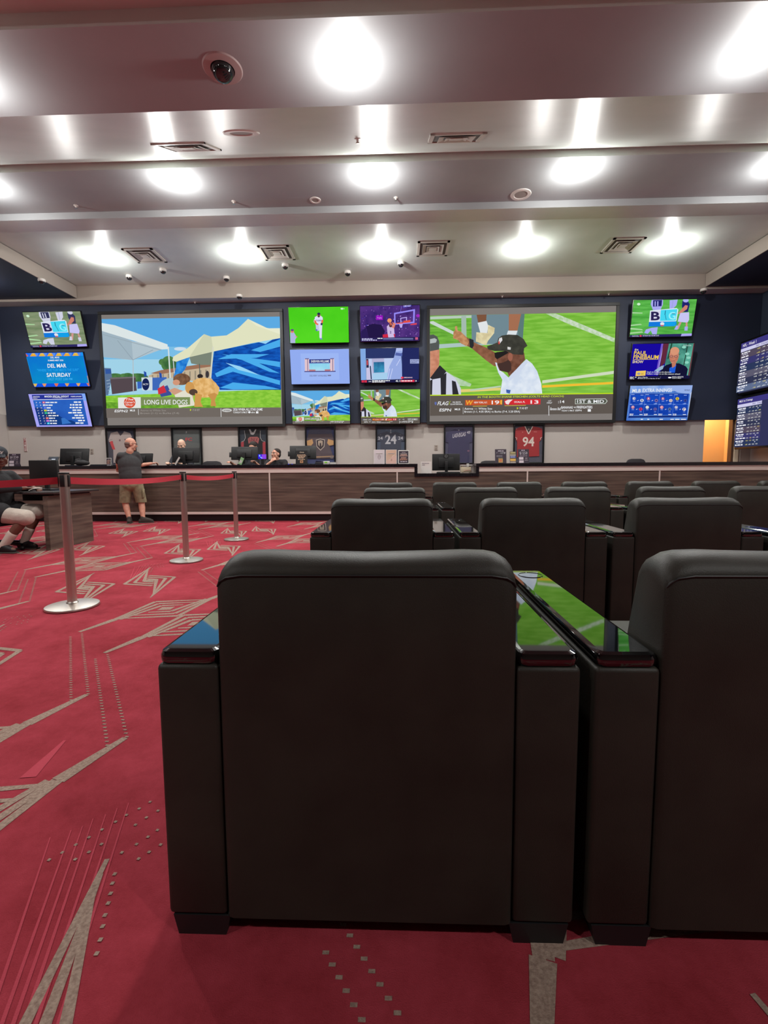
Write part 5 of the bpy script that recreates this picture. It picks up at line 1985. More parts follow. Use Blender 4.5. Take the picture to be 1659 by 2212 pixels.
# equipment on the lowered section
t = thing('desk_printer', 'cream desk printer with cables in the lowered counter section', 'printer', (1.36, YT-0.05, 0.9355))
M_CREAM = mat('cream_plastic', (206, 190, 162), 0.5)
b = MB()
b.span((-0.10, -0.12, 0.012), (0.09, 0.12, 0.12), M_CREAM, 0.008)
b.span((-0.11, -0.125, 0.15), (0.12, 0.125, 0.165), M_WHITE, 0.004)
b.span((-0.09, -0.10, 0.12), (-0.07, 0.10, 0.15), M_CREAM)
b.span((0.07, -0.10, 0.12), (0.09, 0.10, 0.15), M_CREAM)
b.build('body', t, smooth=True)
b = MB()
b.span((-0.09, -0.11, 0.0), (-0.06, -0.08, 0.012), M_WHITE)
b.span((0.05, -0.11, 0.0), (0.08, -0.08, 0.012), M_WHITE)
b.build('foot', t)
b = MB()
b.tube([(-0.06, -0.128, 0.03), (-0.02, -0.135, 0.05), (0.04, -0.135, 0.055), (0.09, -0.130, 0.05), (0.10, -0.11, 0.01)], 0.004, ink(150, 60, 60))
b.build('cable', t, smooth=True)
b = MB()
b.span((0.0, -0.128, 0.13), (0.05, -0.10, 0.19), M_WHITE, 0.004)
b.build('adapter', t)
t = thing('keyboard', 'black keyboard before the badge monitor in the lowered section', 'keyboard', (0.98, YT-0.28, 0.9355))
b = MB()
b.span((-0.23, -0.08, 0), (0.23, 0.08, 0.022), M_BLACK, 0.005)
b.build('body', t)
b = MB()
b.span((-0.215, -0.07, 0.0222), (0.215, 0.07, 0.03), MATS['key_grey'])
b.build('keys', t)


def staff_chair(px, py, Y, label, w=0.46, top=None):
    p = at(px, py, Y=Y)
    t = thing('staff_chair', label, 'chair', (p.x, Y, 0), 0, 'staff chairs behind the counter')
    M_ = mat('dark_grey_mesh', (44, 40, 44), 0.7)
    zt = p.z
    b = MB()
    pts = [(-w/2, 0, zt-0.45), (w/2, 0, zt-0.45), (w/2, 0, zt-0.07), (w*0.42, 0, zt-0.02), (w*0.25, 0, zt), (-w*0.25, 0, zt), (-w*0.42, 0, zt-0.02), (-w/2, 0, zt-0.07)]
    b.prism(pts, (0, 0.05, 0), M_, 0.015)
    b.build('backrest', t, smooth=True)
    b = MB()
    b.span((-w/2, 0.05, zt-0.62), (w/2, 0.50, zt-0.54), M_, 0.03)
    b.build('seat', t, smooth=True)
    b = MB()
    b.span((-0.03, 0.045, zt-0.60), (0.03, 0.075, zt-0.30), M_BLACK, 0.004)
    b.cyl((0, 0.27, 0.06), (0, 0.27, zt-0.62), 0.03, M_BLACK)
    b.build('column', t)
    b = MB()
    for k in range(5):
        a = 2*PI*k/5
        b.cyl((0, 0.27, 0.09), (0.28*math.cos(a), 0.27+0.28*math.sin(a), 0.06), 0.02, M_BLACK)
        b.ball((0.28*math.cos(a), 0.27+0.28*math.sin(a), 0.03), 0.03, M_BLACK, 10)
    b.build('star_base', t, smooth=True)


staff_chair(1375, 991, 10.25, 'staff chair back just showing over the counter near the right end', 0.40)
staff_chair(1058, 995, 10.25, 'staff chair back showing over the counter left of the dark promotional card', 0.42)
staff_chair(457, 996, 10.3, 'staff chair back showing right of the bald clerk', 0.44)

# ------------------------------------------------------------------ framed jerseys on the back wall
M_FR = mat('black_frame_lacquer', (14, 14, 16), 0.3)


def framed(px0, px1, label, zq, draw, bgcol, outline=None, jcol=None):
    Y = YB-0.05
    a, b_ = at(px0, 918, Y=Y), at(px1, 918, Y=Y)
    z1, z0 = 2.10, 1.14
    W_, H_ = b_.x-a.x, z1-z0
    t = thing('framed_jersey', label, 'framed jersey', ((a.x+b_.x)/2, YB-0.001, (z0+z1)/2), 0, 'framed jerseys in a row on the back wall')
    f = 0.035
    b = MB()
    for p, c in (((-W_/2, -.05, -H_/2), (-W_/2+f, 0, H_/2)), ((W_/2-f, -.05, -H_/2), (W_/2, 0, H_/2)), ((-W_/2+f, -.05, -H_/2), (W_/2-f, 0, -H_/2+f)), ((-W_/2+f, -.05, H_/2-f), (W_/2-f, 0, H_/2))):
        b.span(p, c, M_FR, 0.004)
    b.build('frame', t)
    b = MB()
    b.span((-W_/2+f, -0.012, -H_/2+f), (W_/2-f, 0, H_/2-f), mat('jersey_mount_%d_%d_%d' % bgcol, bgcol, 0.8))
    b.build('mount', t)
    U, V, N = Vector((W_, 0, 0)), Vector((0, 0, -H_)), Vector((0, -1, 0))
    c = Canvas(zq, -U/2-V/2+Vector((0, -0.024, 0)), U, V, N)
    if outline:
        pts = [c.P(x, y, 0.0) for x, y in outline]
        c.b.prism(pts, (0, 0.011, 0), jcol)
    draw(c)
    c.b.build('jersey', t)
    b = MB()
    b.span((-W_/2+f, -0.042, -H_/2+f), (W_/2-f, -0.039, H_/2-f), glass_mat())
    b.build('glass', t)
    return t


def j_grey(c):           # crop [220,910,460,1020] x6.913
    k = ink(60, 50, 60)
    for p in ([(118, 190), (136, 172), (150, 240), (190, 225), (180, 250), (140, 250)],):
        pass
    c.line(225, 165, 262, 235, 5, k)
    c.line(262, 235, 312, 172, 5, k)
    c.oval(252, 312, 13, 18, ink(120, 90, 96))
    c.oval(330, 300, 8, 14, ink(120, 84, 90))
    c.line(88, 332, 150, 312, 6, ink(214, 200, 196))
    c.line(80, 318, 140, 298, 4, k)
    c.poly([(98, 338), (140, 320), (182, 470), (140, 470)], ink(206, 66, 72))


framed(226, 290, 'framed pale grey jersey at the far left, behind the customer in grey', [(40, 100), (482, 90), (505, 760), (60, 760)], j_grey, (62, 66, 84),
       [(118, 190), (215, 160), (262, 232), (318, 158), (405, 188), (430, 250), (408, 300), (392, 290), (400, 700), (150, 700), (150, 330), (96, 342), (82, 312)], ink(186, 172, 168))


def j_fc(c):
    c.text('FC', 1232, 274, 1330, 330, ink(206, 70, 76), 0.06)
    c.oval(1245, 178, 8, 12, ink(206, 206, 206))
    c.oval(1242, 198, 14, 8, ink(140, 146, 146))


framed(368, 434, 'framed dark jersey with red FC letters above the bald clerk', [(1015, 92), (1470, 92), (1490, 760), (1040, 760)], j_fc, (92, 98, 98),
       [(1060, 150), (1190, 112), (1250, 150), (1310, 112), (1430, 150), (1445, 760), (1065, 760)], ink(100, 105, 104))


def j_unlv(c):           # crop [480,910,740,1020] x6.38
    w = ink(186, 182, 182)
    c.poly([(360, 112), (380, 110), (400, 150), (425, 152), (450, 108), (466, 112), (440, 170), (420, 186), (385, 180)], w)
    c.poly([(385, 125), (445, 125), (425, 145), (402, 145)], ink(30, 32, 36))
    for x0, x1 in ((298, 312), (520, 532)):
        c.line(x0, 130, x1 if x0 < 400 else x0, 230, 6, w)
    c.line(312, 225, 296, 265, 6, w)
    c.line(296, 265, 256, 284, 6, w)
    c.line(522, 225, 540, 262, 6, w)
    c.line(540, 262, 586, 280, 6, w)
    for x in (250, 552):
        c.poly([(x, 288), (x+40, 276), (x+44, 500), (x+6, 500)], ink(176, 66, 74))
    c.poly([(345, 240), (375, 215), (480, 212), (506, 236), (490, 308), (460, 280), (390, 282), (358, 308)], ink(176, 100, 98))
    c.text('UNLV', 364, 226, 486, 276, ink(96, 50, 56), 0.04)
    c.poly([(375, 300), (455, 300), (455, 350), (420, 430), (380, 430), (400, 350), (370, 345)], ink(120, 64, 66))
    c.line(222, 112, 400, 92, 3, ink(140, 140, 140))


framed(513, 577, 'framed black basketball jersey with red side panels', [(207, 78), (618, 70), (636, 600), (226, 600)], j_unlv, (60, 68, 78),
       [(262, 280), (300, 260), (308, 120), (350, 104), (415, 190), (468, 100), (520, 112), (530, 240), (590, 276), (600, 590), (255, 590)], ink(36, 38, 42))


def j_gold(c):
    g = ink(206, 160, 110)
    c.poly([(1165, 270), (1240, 246), (1256, 300), (1225, 335), (1172, 332)], g)
    c.poly([(1460, 246), (1535, 268), (1536, 325), (1475, 335), (1446, 300)], g)
    c.poly([(1290, 255), (1350, 240), (1416, 252), (1410, 350), (1355, 404), (1300, 350)], ink(196, 182, 170))
    c.poly([(1300, 264), (1350, 250), (1406, 261), (1400, 344), (1355, 390), (1309, 344)], ink(62, 50, 58))
    c.poly([(1320, 275), (1352, 262), (1386, 272), (1384, 325), (1366, 350), (1362, 300), (1344, 300), (1342, 350), (1324, 325)], ink(186, 168, 150))
    c.poly([(1190, 488), (1540, 474), (1540, 486), (1190, 502)], ink(196, 160, 120))
    c.oval(1510, 497, 24, 18, ink(130, 120, 120))
    c.poly([(1180, 180), (1210, 110), (1340, 88), (1490, 105), (1520, 178)], ink(74, 74, 96))


framed(658, 724, 'framed dark hockey jersey with a pale shield crest and gold sleeves', [(1138, 70), (1560, 66), (1566, 600), (1150, 600)], j_gold, (70, 78, 120),
       [(1160, 270), (1200, 130), (1290, 95), (1350, 110), (1420, 92), (1500, 125), (1542, 265), (1536, 330), (1480, 345), (1540, 510), (1190, 515), (1210, 345), (1166, 335)], ink(96, 84, 90))


def j_24(c):             # crop [780,910,1050,1040] x6.144
    w = ink(196, 196, 202)
    c.text('24', 318, 196, 468, 334, w, 0.07)
    c.text('24', 222, 226, 286, 270, w, 0.05)
    c.text('24', 490, 224, 554, 270, w, 0.05)
    for y in (128, 145, 168):
        c.oval(392, y, 7 if y < 160 else 10, 6, w)
    c.oval(258, 196, 10, 5, ink(120, 124, 136))
    c.oval(518, 196, 10, 5, ink(120, 124, 136))


framed(811, 877, 'framed black football jersey numbered 24', [(190, 60), (592, 55), (598, 640), (196, 640)], j_24, (86, 98, 118),
       [(212, 200), (250, 180), (340, 150), (392, 175), (450, 150), (530, 180), (580, 200), (570, 290), (530, 290), (530, 640), (255, 640), (258, 290), (216, 290)], ink(70, 76, 92))


def j_vegas(c):
    w = ink(206, 200, 206)
    c.text('LASVEGAS', 1220, 186, 1392, 246, w, 0.05, 0.15, -30)
    c.text('45', 1405, 142, 1454, 182, w, 0.05, 0.2)
    c.line(1300, 130, 1300, 640, 3, ink(74, 72, 96))
    c.oval(1302, 130, 7, 6, w)
    c.oval(1428, 440, 16, 14, ink(130, 96, 120))


framed(959, 1025, 'framed navy jersey lettered LASVEGAS across the chest', [(1104, 48), (1504, 44), (1500, 640), (1106, 640)], j_vegas, (92, 92, 116),
       [(1122, 300), (1150, 160), (1250, 110), (1300, 130), (1350, 110), (1455, 160), (1485, 300), (1440, 320), (1440, 640), (1160, 640), (1165, 320)], ink(66, 64, 96))


def j_94(c):             # crop [1030,910,1230,1010] x8.295
    w = ink(232, 216, 206)
    c.text('94', 832, 304, 1042, 492, w, 0.06)
    c.line(866, 98, 936, 248, 16, w)
    c.line(1008, 96, 936, 248, 16, w)
    c.poly([(882, 100), (992, 98), (936, 216)], ink(66, 66, 70))
    c.oval(936, 154, 18, 13, ink(206, 170, 160))
    c.line(820, 208, 836, 216, 10, ink(226, 160, 150))
    c.rect(1026, 198, 1084, 214, ink(196, 110, 110))
    for x, s in ((715, 1), (1162, -1)):
        c.line(x-16*s, 312, x+12*s, 325, 8, w)
        c.line(x+12*s, 325, x+6*s, 362, 8, w)
    c.oval(716, 150, 8, 12, ink(226, 150, 150))
    c.oval(800, 186, 26, 10, ink(170, 60, 66))


framed(1110, 1177, 'framed red football jersey numbered 94', [(660, 55), (1220, 50), (1215, 830), (672, 830)], j_94, (90, 90, 104),
       [(698, 150), (760, 118), (866, 98), (936, 220), (1008, 96), (1120, 120), (1180, 150), (1185, 300), (1160, 365), (1130, 400), (1136, 680), (940, 690), (742, 700), (735, 400), (712, 360), (692, 310)], ink(170, 52, 56))

# ------------------------------------------------------------------ wall plates and the vertical sign
def outlet(px, py, label):
    p = at(px, py, Y=YB-0.01)
    t = thing('wall_outlet', label, 'outlet', (p.x, YB-0.0005, p.z), 0, 'grey wall outlets above the counter')
    b = MB()
    b.span((-0.04, -0.01, -0.065), (0.04, 0, 0.065), mat('outlet_grey', (164, 152, 142), 0.5), 0.003)
    b.build('plate', t)
    b = MB()
    for z in (-0.03, 0.03):
        b.span((-0.02, -0.012, z-0.02), (0.02, -0.0101, z+0.02), mat('socket_grey', (130, 118, 110), 0.5))
    b.build('socket', t)


outlet(198, 975, 'grey wall outlet right of the leftmost counter monitor')
outlet(942, 967, 'grey wall outlet left of the navy lettered jersey')
a, b_ = at(50.5, 946, Y=YB-0.01), at(58.5, 975, Y=YB-0.01)
t = thing('wall_sign', 'narrow vertical white sign with red edge and letters at far left of the back wall', 'sign', ((a.x+b_.x)/2, YB-0.0005, (a.z+b_.z)/2))
W_, H_ = b_.x-a.x, a.z-b_.z
b = MB()
b.span((-W_/2, -0.012, -H_/2), (W_/2, 0, H_/2), M_PAPER)
b.build('plate', t)
b = MB()
r_ = ink(150, 60, 66)
for x in (-W_/2+0.004, W_/2-0.012):
    b.span((x, -0.0135, -H_/2), (x+0.008, -0.0121, H_/2), r_)
b.span((-W_/2+0.004, -0.0135, H_/2-0.012), (W_/2-0.004, -0.0121, H_/2-0.004), r_)
b.span((-W_/2+0.004, -0.0135, -H_/2+0.004), (W_/2-0.004, -0.0121, -H_/2+0.012), r_)
for i, ch in enumerate('FIRE EXT'):
    if ch != ' ':
        b.text(ch, lambda x, z: Vector((x, -0.014, z)), -0.02, H_/2-0.06-0.036*i, 0.04, 0.028, r_, 0.03)
b.build('print', t)

# ------------------------------------------------------------------ betting desk at left
t = thing('side_desk', 'dark wood side desk at left with thin dark top, seated man behind it', 'desk', (-4.5, 6.15, 0))
b = MB()
b.span((-0.03, -0.42, 0.0), (0.03, 0.42, 0.70), M_WOODY)
b.build('end_panel', t)
b = MB()
pts = [(-0.62, -0.10), (-0.50, -0.30), (-0.28, -0.42), (0.02, -0.45), (0.10, -0.40), (0.10, 0.50), (-0.62, 0.50)]
b.prism([(x, y, 0.722) for x, y in pts], (0, 0, 0.03), mat('dark_laminate', (52, 46, 46), 0.35), 0.004)
b.build('desktop', t, smooth=True)
b = MB()
b.span((-0.60, 0.40, 0.0), (-0.031, 0.44, 0.721), M_BLACK)
b.span((-0.60, -0.05, 0.62), (-0.031, 0.399, 0.721), M_BLACK)
b.span((-0.025, -0.30, 0.70), (0.025, 0.40, 0.7215), M_BLACK)
b.build('under_frame', t)
t = thing('monitor', 'black monitor turned away on the side desk at left, above the red belt', 'monitor', (-4.93, 6.30, 0.7525), R(-6))
b = MB()
b.box((0, 0, 0.27), (0.44, 0.04, 0.29), M_BLACK, 0.008)
b.build('housing', t, smooth=True)
b = MB()
b.span((-0.03, 0.021, 0.02), (0.03, 0.05, 0.25), M_BLACK)
b.build('stand', t)
b = MB()
b.span((-0.12, -0.04, 0.0), (0.12, 0.12, 0.02), M_BLACK, 0.006)
b.build('foot', t, smooth=True)
b = MB()
b.span((0.06, -0.015, 0.4152), (0.11, 0.01, 0.421), M_WHITE)
b.build('label_tab', t)
t = thing('mouse_pad', 'round dark pad lying on the side desk at left', 'pad', (-4.57, 6.08, 0.7525))
b = MB()
b.lathe([(0.0001, 0.0), (0.10, 0.0), (0.10, 0.006), (0.0001, 0.006)], (0, 0, 0), mat('pad_blue_black', (36, 42, 48), 0.25), 28)
b.build('pad', t)
t = thing('desk_chair', 'black chair with shiny base under the seated man at left', 'chair', (-5.16, 5.72, 0))
b = MB()
b.span((-0.24, -0.24, 0.33), (0.22, 0.24, 0.385), M_BLACK, 0.02)
b.build('seat', t, smooth=True)
b = MB()
b.span((-0.30, -0.22, 0.40), (-0.245, 0.22, 0.95), M_BLACK, 0.02)
b.span((-0.29, -0.03, 0.34), (-0.25, 0.03, 0.42), M_BLACK)
b.build('backrest', t, smooth=True)
b = MB()
b.cyl((0, 0, 0.06), (0, 0, 0.33), 0.03, M_GLOSS)
b.build('column', t, smooth=True)
b = MB()
for k in range(5):
    a = 2*PI*k/5+0.1
    b.cyl((0, 0, 0.12), (0.30*math.cos(a), 0.30*math.sin(a), 0.07), 0.022, M_GLOSS)
    b.ball((0.30*math.cos(a), 0.30*math.sin(a), 0.03), 0.03, M_BLACK, 10)
b.build('star_base', t, smooth=True)

# ------------------------------------------------------------------ people
def hand_parts(w, d, n, t, curl=25, s=1.0):
    """wrist w, d towards the fingers, n out of the back of the hand, t towards the thumb"""
    d, n, t = d.normalized(), n.normalized(), t.normalized()
    out = []
    for o, L in ((0.028, 0.066), (0.010, 0.075), (-0.009, 0.070), (-0.027, 0.055)):
        base = w+t*o*0.55*s+d*0.012*s
        k = w+d*0.088*s+t*o*s
        out.append((base, 0.0125*s, k, 0.0105*s))
        p, a = k, 0.0
        for f in (0.45, 0.32, 0.23):
            a += R(curl)
            q = p+(d*math.cos(a)-n*math.sin(a))*L*f*s+t*o*0.06
            out.append((p, 0.0092*s, q, 0.0082*s))
            p = q
    b0 = w+d*0.022*s+t*0.020*s
    b1 = b0+(d*0.55+t*0.75-n*0.25).normalized()*0.040*s
    b2 = b1+(d*0.85+t*0.35-n*0.30).normalized()*0.032*s
    b3 = b2+(d*0.95+t*0.05-n*0.35).normalized()*0.024*s
    out += [(b0, 0.013*s, b1, 0.011*s), (b1, 0.0105*s, b2, 0.0095*s), (b2, 0.0095*s, b3, 0.0082*s)]
    return out


def head_frame(c, fwd, up):
    f = fwd.normalized()
    sd = f.cross(up).normalized()
    u = sd.cross(f).normalized()
    M = Matrix((sd, f, u)).transposed()
    return M, sd, f, u


def head_parts(c, fwd, up, s=1.0):
    M, sd, f, u = head_frame(c, fwd, up)
    L = lambda x, y, z: c+sd*x*s+f*y*s+u*z*s
    return [(L(0, -0.012, 0.022), (0.076*s, 0.096*s, 0.098*s), M), (L(0, 0.022, -0.045), (0.060*s, 0.070*s, 0.078*s), M),
            (L(-0.025, 0.055, -0.095), 0.024*s, L(0.025, 0.055, -0.095), 0.024*s), (L(0, 0.070, -0.098), 0.020*s, L(0, 0.072, -0.100), 0.020*s),
            (L(0, 0.086, 0.012), 0.010*s, L(0, 0.108, -0.030), 0.013*s), (L(-0.014, 0.094, -0.032), 0.010*s, L(0.014, 0.094, -0.032), 0.010*s),
            (L(-0.04, 0.076, 0.026), 0.014*s, L(0.04, 0.076, 0.026), 0.014*s),
            (L(-0.020, 0.083, -0.064), 0.009*s, L(0.020, 0.083, -0.064), 0.009*s), (L(-0.017, 0.081, -0.075), 0.009*s, L(0.017, 0.081, -0.075), 0.009*s),
            (L(-0.046, 0.060, -0.022), 0.024*s, L(-0.05, 0.03, -0.07), 0.026*s), (L(0.046, 0.060, -0.022), 0.024*s, L(0.05, 0.03, -0.07), 0.026*s),
            (L(0.077, -0.008, -0.008), (0.011*s, 0.021*s, 0.033*s), M), (L(-0.077, -0.008, -0.008), (0.011*s, 0.021*s, 0.033*s), M)], L, M


def face_bits(L, M, s, parent, lip=(150, 84, 76)):
    b = MB()
    for x in (-0.031, 0.031):
        b.ball(L(x, 0.0785, 0.004), 0.0115*s, M_EYEW, 12)
        b.ball(L(x, 0.0860, 0.003), 0.0058*s, M_PUP, 10)
    b.build('eyes', parent, smooth=True)
    b = MB()
    for x in (-0.033, 0.033):
        b.tube([L(x*0.45, 0.097, 0.026), L(x, 0.095, 0.032), L(x*1.5, 0.080, 0.026)], 0.0045*s, M_BROW, 6)
    b.build('eyebrows', parent, smooth=True)
    b = MB()
    b.tube([L(-0.024, 0.084, -0.069), L(-0.01, 0.0935, -0.068), L(0.01, 0.0935, -0.068), L(0.024, 0.084, -0.069)], 0.004*s, mat('lip_%d' % lip[0], lip, 0.5), 6)
    b.build('lips', parent, smooth=True)


M_EYEW = mat('eye_white', (226, 222, 216), 0.3)
M_PUP = mat('iris_dark', (40, 30, 26), 0.2)
M_BROW = mat('brow_hair', (66, 48, 38), 0.9)


def person(label, J, skin, shirt, pants, shoes, sleeve=0.55, trouser=0.55, girth=1.0, curl=(25, 25), hn=None, sock=None, cloth_names=('shirt', 'shorts', 'shoe'), neck_r=0.055, shirt_cut=(), short_cut=()):
    """J: joints; clothes are children over one continuous body"""
    V = {k: Vector(v) for k, v in J.items()}
    root = thing('person', label, 'person', (0, 0, 0))
    hp, L, M = head_parts(V['head'], V['fwd'], V.get('up', Vector((0, 0, 1))))
    parts = list(hp)
    parts.append((V['head']+V['neckdir']*0.05 if 'neckdir' in V else L(0, -0.022, -0.06), neck_r, V['neck'], neck_r*1.08))
    mid = (V['shL']+V['shR'])/2
    hip = (V['hipL']+V['hipR'])/2
    ax = (V['shR']-V['shL']).normalized()
    tf = ax.cross(mid-hip).normalized()
    up = (mid-hip).normalized()
    TM = Matrix((ax, up.cross(ax).normalized(), up)).transposed()
    H = (mid-hip).length
    ch, be = hip+up*H*0.66, hip+up*H*0.28
    parts += [(V['shL'], 0.055, V['shR'], 0.055), (ch, (0.155, 0.10, 0.19), TM), (be, (0.145, 0.105, 0.20), TM), (V['neck'], 0.06, mid, 0.07)]
    for s_ in 'LR':
        parts += [(V['sh'+s_], 0.050, V['el'+s_], 0.040), (V['el'+s_], 0.040, V['ha'+s_], 0.027)]
        d = (V['ha'+s_]-V['el'+s_])
        n = (hn or {}).get(s_, Vector((0, 0, 1)))
        n = n-d.normalized()*n.dot(d.normalized())
        t = d.cross(n).normalized()*(-1 if s_ == 'R' else 1)
        parts += hand_parts(V['ha'+s_], d, n, t, curl[0 if s_ == 'L' else 1])
        parts += [(V['hip'+s_], 0.085, V['kn'+s_], 0.056), (V['kn'+s_], 0.056, V['kn'+s_].lerp(V['an'+s_], 0.35), 0.060), (V['kn'+s_].lerp(V['an'+s_], 0.35), 0.060, V['an'+s_], 0.036),
                  (V['an'+s_], 0.036, V['to'+s_], 0.03)]
    body = solid('body', parts, skin, root, 0.0075, 3)
    # shirt
    sp = [(V['shL']+up*-0.012, 0.070, V['shR']+up*-0.012, 0.070), ((ch+be)/2, (0.192*girth, 0.134*girth, 0.20), TM), (ch, (0.195*girth, 0.128*girth, 0.22), TM), (be, (0.19*girth, 0.148*girth, 0.23), TM), (mid, 0.08, mid-up*0.02, 0.085),
          (hip+up*0.02, (0.185*girth, 0.14*girth, 0.11), TM)]
    for s_ in 'LR':
        e = V['sh'+s_].lerp(V['el'+s_], min(1, sleeve))
        sp.append((V['sh'+s_]-up*0.008, 0.070, e, 0.064))
        if sleeve > 1:
            sp.append((e, 0.060, V['el'+s_].lerp(V['ha'+s_], sleeve-1), 0.046))
    solid(cloth_names[0], sp, shirt, root, 0.012, 6, shirt_cut)
    # shorts or trousers
    pp = [(hip-up*0.03, (0.178*girth, 0.138*girth, 0.12), TM)]
    for s_ in 'LR':
        a, k = V['hip'+s_], V['kn'+s_]
        e = a.lerp(k, min(1.0, trouser))
        pp += [(a, 0.112, a.lerp(e, 0.5), 0.105), (a.lerp(e, 0.5), 0.104, e, 0.100)]
        if trouser > 1:
            pp.append((e, 0.085, k.lerp(V['an'+s_], trouser-1), 0.066))
    solid(cloth_names[1], pp, pants, root, 0.012, 5, short_cut)
    if shoes is not None:
        for s_ in 'LR':
            an, to = V['an'+s_], V['to'+s_]
            d = (to-an)
            d.z = 0
            d = d.normalized() if d.length > 1e-3 else Vector((1, 0, 0))
            g = Vector((an.x, an.y, 0.0))
            sh = solid(cloth_names[2], [(g+d*-0.045+Vector((0, 0, 0.042)), 0.040, g+d*0.03+Vector((0, 0, 0.046)), 0.043), (g+d*0.03+Vector((0, 0, 0.044)), 0.043, g+d*0.15+Vector((0, 0, 0.034)), 0.034),
                                        (g+Vector((0, 0, 0.082)), 0.045, g+d*0.115+Vector((0, 0, 0.046)), 0.040), (g+d*-0.01+Vector((0, 0, 0.05)), 0.046, g+d*-0.01+Vector((0, 0, 0.10)), 0.043)], shoes, root, 0.009, 3)
            b = MB()
            q = d.to_track_quat('Y', 'Z').to_matrix()
            b.box(g+d*0.055+Vector((0, 0, 0.009)), (0.082, 0.275, 0.016), M_SOLE, 0.007, rot=q)
            b.build('sole', sh, smooth=True)
    if sock is not None:
        for s_ in 'LR':
            an = V['an'+s_]
            solid('sock', [(an+Vector((0, 0, -0.01)), 0.047, an.lerp(V['kn'+s_], 0.42), 0.060)], sock, root, 0.010, 3)
    return root, L, M, V


M_SOLE = mat('shoe_sole', (70, 66, 60), 0.8)
M_TEE = mat('charcoal_tee', (62, 62, 64), 0.9, bump=(9, 0.5, 0.02))
M_OLIVE = mat('olive_cotton', (150, 142, 112), 0.9, noise=(14, (128, 120, 94), (1, 1, 1)), bump=(14, 0.6, 0.02))
M_SHOE = mat('dark_suede', (60, 54, 50), 0.9)

z8 = lambda x, y, Y: at(220+x/11.06, 940+y/11.06, Y=Y)
F = Vector((0.80, 0.55, -0.12))
hc = z8(695, 215, 8.84)
haR = z8(1185, 690, 9.16)
haR.z = 1.165
J = dict(head=hc, fwd=F, neck=z8(668, 385, 8.81), shL=z8(450, 480, 8.74), shR=z8(825, 460, 8.90), elL=z8(385, 700, 8.84), haL=z8(385, 775, 9.0), elR=z8(935, 715, 9.0), haR=haR,
         hipL=z8(575, 1150, 8.80), hipR=z8(830, 1140, 8.88), knL=z8(555, 1600, 8.84), knR=z8(945, 1590, 8.94), anL=z8(655, 1985, 8.78), anR=z8(985, 1990, 8.86),
         toL=z8(690, 2080, 8.93), toR=z8(1180, 2060, 8.92), neckdir=Vector((0, 0, -1)))
for k in ('toL', 'toR'):
    J[k].z = 0.04
for k in ('anL', 'anR'):
    J[k].z = 0.09
root, L, M, V = person('bald man in charcoal t-shirt and olive shorts standing at the counter, back turned', J, M_SKIN, M_TEE, M_OLIVE, M_SHOE, 0.66, 1.02, 1.05, (35, 34), neck_r=0.058, shirt_cut=[(z8(640, 1190, 8.8), Vector((0, 0, -1)))], short_cut=[(z8(640, 1615, 8.8), Vector((0, 0, -1)))])
face_bits(L, M, 1.0, root)
# cropped grey hair round the back of the head, glasses, cargo pocket
b = MB()
for i in range(14):
    pass
M_HAIRG = mat('cropped_grey_hair', (120, 98, 90), 0.95, bump=(300, 0.4, 0.003))
hair = solid('hair', [(L(0, -0.030, -0.002), (0.0805, 0.086, 0.058), M), (L(0, -0.045, -0.045), (0.066, 0.058, 0.045), M)], M_HAIRG, root, 0.008, 3)


def glasses(L, M, parent, s=1.0):
    b = MB()
    m = mat('black_spectacle_frame', (24, 20, 20), 0.3)
    for x in (-0.032, 0.032):
        pts = [L(x+0.026*math.cos(2*PI*k/16), 0.104-0.2*abs(x+0.026*math.cos(2*PI*k/16))*0.5, 0.004+0.018*math.sin(2*PI*k/16)) for k in range(17)]
        b.tube(pts, 0.0028, m, 6)
    b.tube([L(-0.008, 0.108, 0.006), L(0.008, 0.108, 0.006)], 0.0026, m, 6)
    for x in (-1, 1):
        b.tube([L(x*0.058, 0.098, 0.008), L(x*0.080, 0.05, 0.008), L(x*0.083, -0.005, 0.004)], 0.003, m, 6)
    b.build('glasses', parent, smooth=True)


glasses(L, M, root)
b = MB()
pk = z8(1000, 1390, 8.90)
b.box(pk, (0.03, 0.13, 0.17), M_OLIVE, 0.012, rot=Matrix.Rotation(R(20), 3, 'Z'))
b.build('cargo_pocket', root, smooth=True)

# ------------------------------------------------------------------ clerks behind the counter
M_NAVYSHIRT = mat('dark_uniform', (40, 40, 48), 0.85, bump=(10, 0.4, 0.02))
M_DARKPANT = mat('black_trousers', (26, 26, 28), 0.9)


def clerk(px, pyhead, Y, label, skin, haL, haR, fwd, shirt=None, elL=None, elR=None, drop=0.0, curl=(25, 25), hn=None):
    h = at(px, pyhead, Y=Y)
    x, z = h.x, h.z
    sh = z-0.27+drop
    V_ = lambda a, b, c: Vector((x+a, Y+b, c))
    hz = sh-0.50
    J = dict(head=h, fwd=fwd, neck=V_(0, 0.02, sh+0.05), shL=V_(0.18, 0.03, sh), shR=V_(-0.18, 0.03, sh),
             elL=elL or V_(0.24, -0.10, sh-0.22), elR=elR or V_(-0.24, -0.10, sh-0.22), haL=haL, haR=haR,
             hipL=V_(0.10, 0.06, hz), hipR=V_(-0.10, 0.06, hz), knL=V_(0.11, 0.03, hz*0.55), knR=V_(-0.11, 0.03, hz*0.55),
             anL=V_(0.11, 0.08, 0.09), anR=V_(-0.11, 0.08, 0.09), toL=V_(0.12, -0.08, 0.04), toR=V_(-0.12, -0.08, 0.04))
    return person(label, J, skin, shirt or M_NAVYSHIRT, M_DARKPANT, M_SHOE, 0.9, 1.85, 0.95, curl, hn, cloth_names=('shirt', 'trousers', 'shoe'))


